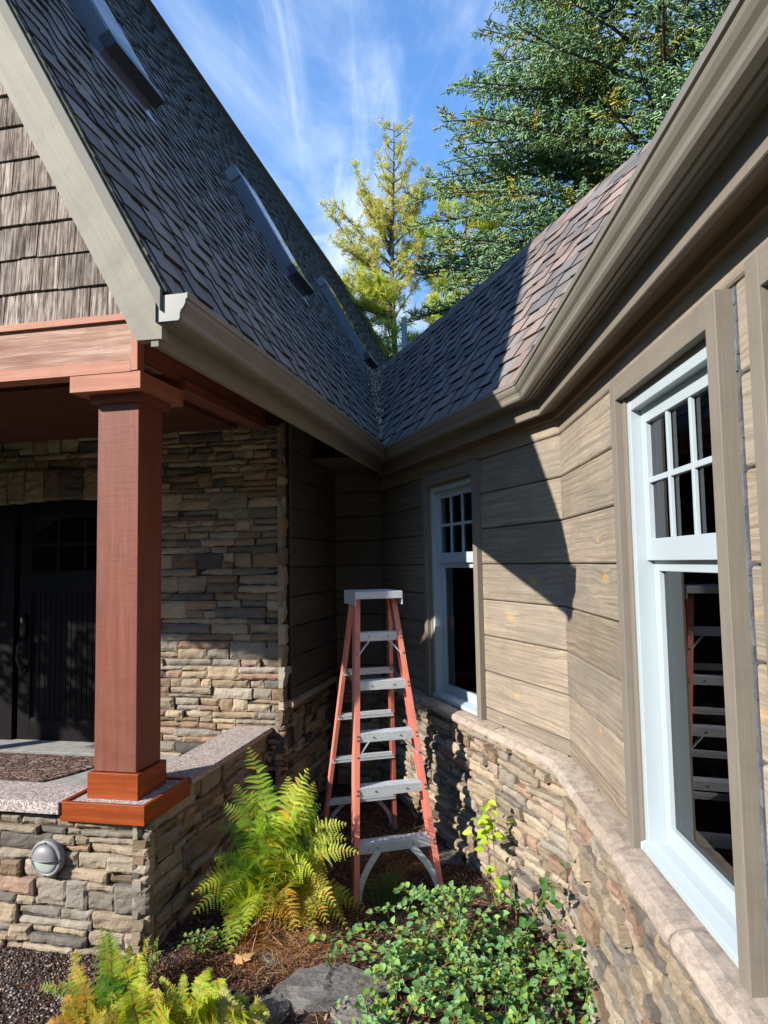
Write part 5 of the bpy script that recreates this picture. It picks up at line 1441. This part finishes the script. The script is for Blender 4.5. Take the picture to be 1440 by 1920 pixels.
def spindles(P, D, L_, r, C, name, mat, root):
    """short three-sided needle-covered twigs"""
    n = len(P); A = rng.normal(size=(n, 3)); S = np.cross(D, A); S /= np.linalg.norm(S, axis=1, keepdims=True) + 1e-9; T = np.cross(D, S)
    V = []
    for f, rr in ((0, .75), (.55, 1.0), (1.0, .25)):
        for k in range(3):
            an = 2 * math.pi * k / 3 + f
            V.append(P + D * L_[:, None] * f + (S * math.cos(an) + T * math.sin(an)) * (r * rr)[:, None])
    V = np.stack(V, 1).reshape(-1, 3); k = np.arange(n)[:, None] * 9; F = []
    for a in (0, 3):
        for j in range(3): F.append(k + np.array([[a + j, a + (j + 1) % 3, a + 3 + (j + 1) % 3, a + 3 + j]]))
    F = np.concatenate(F, 0); Cc = np.concatenate([C * s for s in (1, .9, 1.05, 1.05, .95, 1.1)], 0)
    o = np_mesh(name, V, F, Cc, mat); rparent(o, root); return o
def tufts(P, n, l, w_, C, name, mat, root, spread=1.0, upb=.2):
    """bundles of fine needles"""
    m_ = len(P); PP = np.repeat(P, n, 0); D = rng.normal(size=(m_ * n, 3)) * spread; D[:, 2] += upb; D /= np.linalg.norm(D, axis=1, keepdims=True) + 1e-9
    A = rng.normal(size=(m_ * n, 3)); S = np.cross(D, A); S /= np.linalg.norm(S, axis=1, keepdims=True) + 1e-9
    Lr = l * rng.uniform(.6, 1.2, size=(m_ * n, 1)); B = PP - D * Lr * .15
    V = np.stack([B - S * w_ * .5, B + S * w_ * .5, PP + D * Lr + S * w_ * .25, PP + D * Lr - S * w_ * .25], 1).reshape(-1, 3)
    F = np.arange(m_ * n * 4).reshape(-1, 4); Cc = np.repeat(C, n, 0) * rng.uniform(.8, 1.2, size=(m_ * n, 1))
    o = np_mesh(name, V, F, Cc, mat)
    if root: rparent(o, root)
    return o
# ---- blue spruce
sp = empty('spruce_tree', (5.62, 13.0, 0)); tag(sp, 'big blue-green spruce with drooping branches behind the wing roof', 'tree')
tr = MB(); T0 = Vector((5.62, 13, 0))
tr.tube([T0 + Vector((.02 * math.sin(z), 0, z)) for z in np.linspace(0, 19, 24)], [.27 * (1 - z / 20) + .015 for z in np.linspace(0, 19, 24)], 12)
rparent(tr.build('trunk', M['bark'], smooth=True), sp)
br = MB(); P = []; D = []; Ls = []; Rr = []; C = []
z = 3.6; rr = random.Random(11)
while z < 15.6:
    for k in range(rr.choice([4, 5, 6])):
        an = rr.uniform(0, 2 * math.pi)
        if math.sin(an) > .75: continue              # far side, hidden by the rest
        dirv = np.array([math.cos(an), math.sin(an), 0])
        if k == 0: an = math.pi + rr.uniform(-.15, .5)
        dirv = np.array([math.cos(an), math.sin(an), 0])
        Lb = (5.0 * (1 - max(0, z - 7) / 18) * rr.uniform(.74, 1.04))
        if k == 0: Lb *= 1.04
        if z < 5: Lb *= .85
        if dirv[0] > .3: Lb *= .8
        a = np.array([5.62, 13, z]) + dirv * .15
        rise = rr.uniform(-.05, .22) * Lb
        def bp(t, a=a, dirv=dirv, Lb=Lb, rise=rise): return a + dirv * Lb * t + np.array([0, 0, rise * math.sin(t * 2.2) - .16 * Lb * t * t + .10 * Lb * max(0, t - .7) ** 1.5 * 3])
        br.tube([Vector(bp(t)) for t in np.linspace(0, 1, 9)], [.055 * (1 - t) * (Lb / 5) + .008 for t in np.linspace(0, 1, 9)], 5)
        nsec = int(Lb / .135)
        sidev = np.array([-dirv[1], dirv[0], 0])
        for j in range(nsec):
            t = .22 + .78 * (j + rr.random()) / nsec; p = bp(min(t, 1)); s = 1 if j % 2 else -1
            ls = (.30 + .95 * (1 - t)) * rr.uniform(.6, 1.1) * min(1, (t + .15) * 2)
            d2 = dirv * rr.uniform(.5, .85) + sidev * s * rr.uniform(.6, 1); d2 /= np.linalg.norm(d2); hang = rr.uniform(.05, .45)
            def sp_(q, p=p, d2=d2, ls=ls, hang=hang): return p + d2 * ls * q + np.array([0, 0, -hang * ls * q + .22 * ls * q * q])
            if ls > .35: br.tube([Vector(sp_(q)) for q in (0, .5, 1)], [.012, .008, .004], 3, (.7, .7, .7))
            n3 = max(3, int(ls / .026)); outer = t; tone_ = rr.random() * .8 + .2 * (math.sin(z * 3 + an * 4) * .5 + .5)
            for i in range(n3):
                q = (i + .7) / n3; pp = sp_(q); s3 = 1 if i % 2 else -1
                sd = np.cross(d2, [0, 0, 1]); d3 = d2 * rr.uniform(.5, .9) + sd * s3 * rr.uniform(.4, .9) + np.array([0, 0, rr.uniform(-1.3, .35) if outer < .8 else rr.uniform(-.3, .5)]); d3 /= np.linalg.norm(d3)
                ll = rr.uniform(.07, .16) * (1.15 - q * .35)
                P.append(pp); D.append(d3); Ls.append(ll); Rr.append(rr.uniform(.010, .016))
                if tone_ < .15: cc = (.42, .40, .08)
                elif outer > .62 or tone_ > .45: cc = (.24, .39, .17) if rr.random() < .7 else (.34, .5, .36)
                else: cc = (.20, .31, .11)
                v = rr.uniform(.65, 1.25); C.append((cc[0] * v, cc[1] * v, cc[2] * v))
                if rr.random() < .55:    # side twiglet
                    d4 = d3 + np.array([rr.gauss(0, .6), rr.gauss(0, .6), rr.gauss(0, .5)]); d4 /= np.linalg.norm(d4)
                    P.append(pp + d3 * ll * .4); D.append(d4); Ls.append(ll * .7); Rr.append(.012); C.append((cc[0] * v * 1.1, cc[1] * v * 1.1, cc[2] * v * 1.1))
    z += rr.uniform(.2, .34)
rparent(br.build('branch', M['bark']), sp)
spindles(*map(np.array, (P, D, Ls, Rr, C)), 'crown', M['needle'], sp)
# ---- pines
def pine(name, lab, base, H, lean, limbs, cols, dens, tl=.16, nb=9, tw=.012, trunk_r=.15, seed=1, bark_c=(1, 1, 1), spread=1.0, gname=None):
    rr = random.Random(seed); t = empty(name, base); tag(t, lab, 'tree', gname)
    tm = MB(); B0 = np.array(base, float)
    def tp(z): return B0 + np.array([lean[0] * (z / H) + .10 * math.sin(z * .5), lean[1] * z / H, z])
    tm.tube([Vector(tp(z)) for z in np.linspace(0, H, 18)], [trunk_r * (1 - .93 * q) for q in np.linspace(0, 1, 18)], 9, bark_c)
    rparent(tm.build('trunk', M['bark'], smooth=True), t)
    bm_ = MB(); P = []; C = []
    for (z0, an, el, Lb) in limbs:
        d = np.array([math.cos(an) * math.cos(el), math.sin(an) * math.cos(el), math.sin(el)]); a = tp(z0)
        def bp(q, a=a, d=d, Lb=Lb): return a + d * Lb * q + np.array([0, 0, .10 * Lb * q * q]) + np.array([math.sin(q * 5 + a[2]) * .05, 0, math.cos(q * 6) * .04])
        bm_.tube([Vector(bp(q)) for q in np.linspace(0, 1, 7)], [.035 * (1 - q) * Lb / 2 + .008 for q in np.linspace(0, 1, 7)], 5, bark_c)
        n2 = int(Lb * 9)
        for j in range(n2):
            q = .18 + .82 * (j + .5) / n2; p = bp(q); l2 = (.25 + .55 * (1 - q)) * rr.uniform(.5, 1.1) * min(1, Lb / 1.5)
            d2 = d * .7 + np.array([rr.gauss(0, .55), rr.gauss(0, .55), rr.gauss(.25, .4)]); d2 /= np.linalg.norm(d2)
            if rr.random() < .6: bm_.tube([Vector(p), Vector(p + d2 * l2)], [.008, .003], 3, bark_c)
            for i in range(max(2, int(l2 * dens))):
                s = rr.random() ** .7; P.append(p + d2 * l2 * s + np.array([rr.gauss(0, .05), rr.gauss(0, .05), rr.gauss(0, .05)]))
                c = rr.choice(cols); v = rr.uniform(.75, 1.2); C.append((c[0] * v, c[1] * v, c[2] * v))
    rparent(bm_.build('branch', M['bark']), t)
    tufts(np.array(P), nb, tl, tw, np.array(C), 'crown', M['needle2'], t, spread, .35)
    return t
GOLD = [(.66, .62, .14), (.60, .60, .14), (.74, .62, .18), (.52, .58, .13), (.78, .62, .26)]
LIMEC = [(.50, .60, .10), (.60, .64, .10), (.42, .55, .11), (.70, .58, .10)]
lr = random.Random(5); limbs = []
for k in range(34):
    z = 8.9 + k * .175; side = k % 2
    an = lr.uniform(-.6, .6) + (math.pi if side else 0); L_ = lr.uniform(.8, 1.6) * (1 - max(0, z - 11) / 6.5); el = lr.uniform(.6, 1.1); limbs.append((z, an, el, max(.4, L_)))
limbs += [(9.6, 3.2, .22, 2.4), (9.9, 3.1, .85, 3.1), (10.6, 3.0, .8, 2.5), (9.3, 2.7, .15, 1.5), (10.4, .2, .9, 2.6), (9.9, .1, .75, 2.2), (10.9, 1.6, 1.3, 2.8), (11.2, .3, 1.05, 2.6), (11.0, 2.9, 1.15, 2.8), (10.3, 3.4, .35, 1.9)]
pine('larch_tree', 'tall slender golden-yellow conifer standing between the two roofs', (.56, 20, 0), 15.0, (-.15, 0), limbs, GOLD, 25, .12, 11, .013, .17, 3)
limbs = [(z, lr.uniform(0, 6.28), lr.uniform(-.05, .5), lr.uniform(.6, 1.2)) for z in np.arange(6.2, 9.3, .16)]
limbs += [(8.3, 3.3, .3, 1.3), (8.6, 3.0, .5, 1.4), (7.4, 2.9, .4, 1.2)]
pine('pine_tree', 'bushy lime green pine low in the gap, below the golden conifer', (.45, 18.0, 0), 9.2, (-.1, 0), limbs, LIMEC, 26, .20, 12, .012, .12, 8)
limbs = [(z, lr.uniform(0, 6.28), lr.uniform(.0, .5), lr.uniform(1.0, 1.9)) for z in np.arange(6.0, 12.8, .22)]
pine('pine_tree', 'yellow-green pine partly hidden behind the left side of the spruce', (2.55, 19.5, 0), 13.2, (0, 0), limbs, LIMEC, 24, .24, 12, .013, .14, 9)
limbs = [(z, lr.uniform(0, 6.28), lr.uniform(.1, .6), lr.uniform(1.2, 2.6)) for z in np.arange(7, 21, .35)]
pine('broadleaf_tree', 'light green tree showing through the spruce branches', (6.9, 23, 0), 21, (0, 0), limbs, [(.36, .46, .16), (.42, .48, .14), (.3, .42, .14), (.5, .42, .1)], 20, .22, 9, .035, .2, 10)

# trees added to cut sky fill, behind the photographer and round the house (seen only in reflections)
wd = random.Random(31); P = []; D = []; Nn = []; Ls = []; C = []
for k in range(20000):
    az = wd.uniform(-236, 56)                     # compass bearing around the camera, degrees (0 = +x, -90 = behind)
    sunb = math.degrees(math.atan2(-ldir.y, -ldir.x)); sunb = sunb - 360 if sunb > 0 else sunb
    dist = wd.uniform(15, 24); dd_ = abs(az - sunb)
    top = 15 if dd_ > 45 else (5.5 if dd_ < 30 else 5.5 + (dd_ - 30) / 15 * 9)
    if az < -165 or az > 0: dist += 6
    clump = math.floor(az / 7); ca = (clump + .5) * 7; f = 1 - abs(az - ca) / 3.5 * .35
    zz = wd.random() ** .8 * top * f
    P.append((dist * math.cos(R_(az)), dist * math.sin(R_(az)), zz)); v = np.array([wd.gauss(0, 1), wd.gauss(0, 1), wd.gauss(0, .6)]); D.append(v / np.linalg.norm(v)); Nn.append((wd.gauss(0, 1), wd.gauss(0, 1), 1)); Ls.append(wd.uniform(.4, 1.1)); C.append(np.array(wd.choice([(.05, .10, .03), (.08, .14, .03), (.12, .16, .04), (.04, .07, .03)])))
P, D, Nn, Ls, C = map(np.array, (P, D, Nn, Ls, C))
o = leaf_mesh('added_woodland', P, D, Nn, Ls, Ls * .8, C, M['leaf']); tag(o, 'green trees added around the garden, out of view, to cut sky light', 'added_woodland', kind='stuff')

# tree added left of porch, crown shaped to shade window, wall and door
HD = Vector((math.sin(SUN_HEAD), math.cos(SUN_HEAD), 0)); HL = Vector((HD.y, -HD.x, 0)); TE = math.tan(SUN_EL)
def sunspace(l, s_, h): return HD * s_ + HL * l + Z * (h - TE * s_)
st = empty('added_shade_tree', tuple(sunspace(-6.4, -3.2, 0) * 1.0)[:2] + (0,)); tag(st, 'small leafy tree added left of the porch for its shade, outside the picture', 'tree')
tm = MB(); a = Vector(st.location); b = sunspace(-6.2, -3.2, 2.9); c = sunspace(-4.0, -3.0, 2.75)
tm.tube([a, a * .5 + b * .5 + Vector((.1, 0, 0)), b, b + Z * 1.6], [.09, .075, .06, .02], 8); tm.tube([b, b * .5 + c * .5 + Z * .05, c], [.035, .02, .006], 6)
rparent(tm.build('trunk', M['bark'], smooth=True), st)
P = []; D = []; Nn = []; Ls = []; C = []
for k in range(7200):
    q = wd.random(); l = -3.98 - 1.75 * q; lo_ = 2.44 - .36 * min(1, q * 1.2); hi_ = 2.86 + .05 * q
    if k > 5200: l = -5.75 - 1.3 * wd.random(); lo_, hi_ = 1.1, 2.4
    h = wd.uniform(lo_, hi_) + wd.gauss(0, .02); s_ = -3.1 + wd.gauss(0, .35); P.append(tuple(sunspace(l + wd.gauss(0, .015), s_, h))); v = np.array([wd.gauss(0, 1), wd.gauss(0, 1), wd.gauss(0, .5)]); D.append(v / np.linalg.norm(v)); Nn.append((wd.gauss(0, 1), wd.gauss(0, 1), .6)); Ls.append(wd.uniform(.05, .11)); C.append(np.array((.09, .16, .04)) * wd.uniform(.7, 1.3))
P, D, Nn, Ls, C = map(np.array, (P, D, Nn, Ls, C)); leaf_mesh('crown', P, D, Nn, Ls, Ls * .7, C, M['leaf'], root=st)
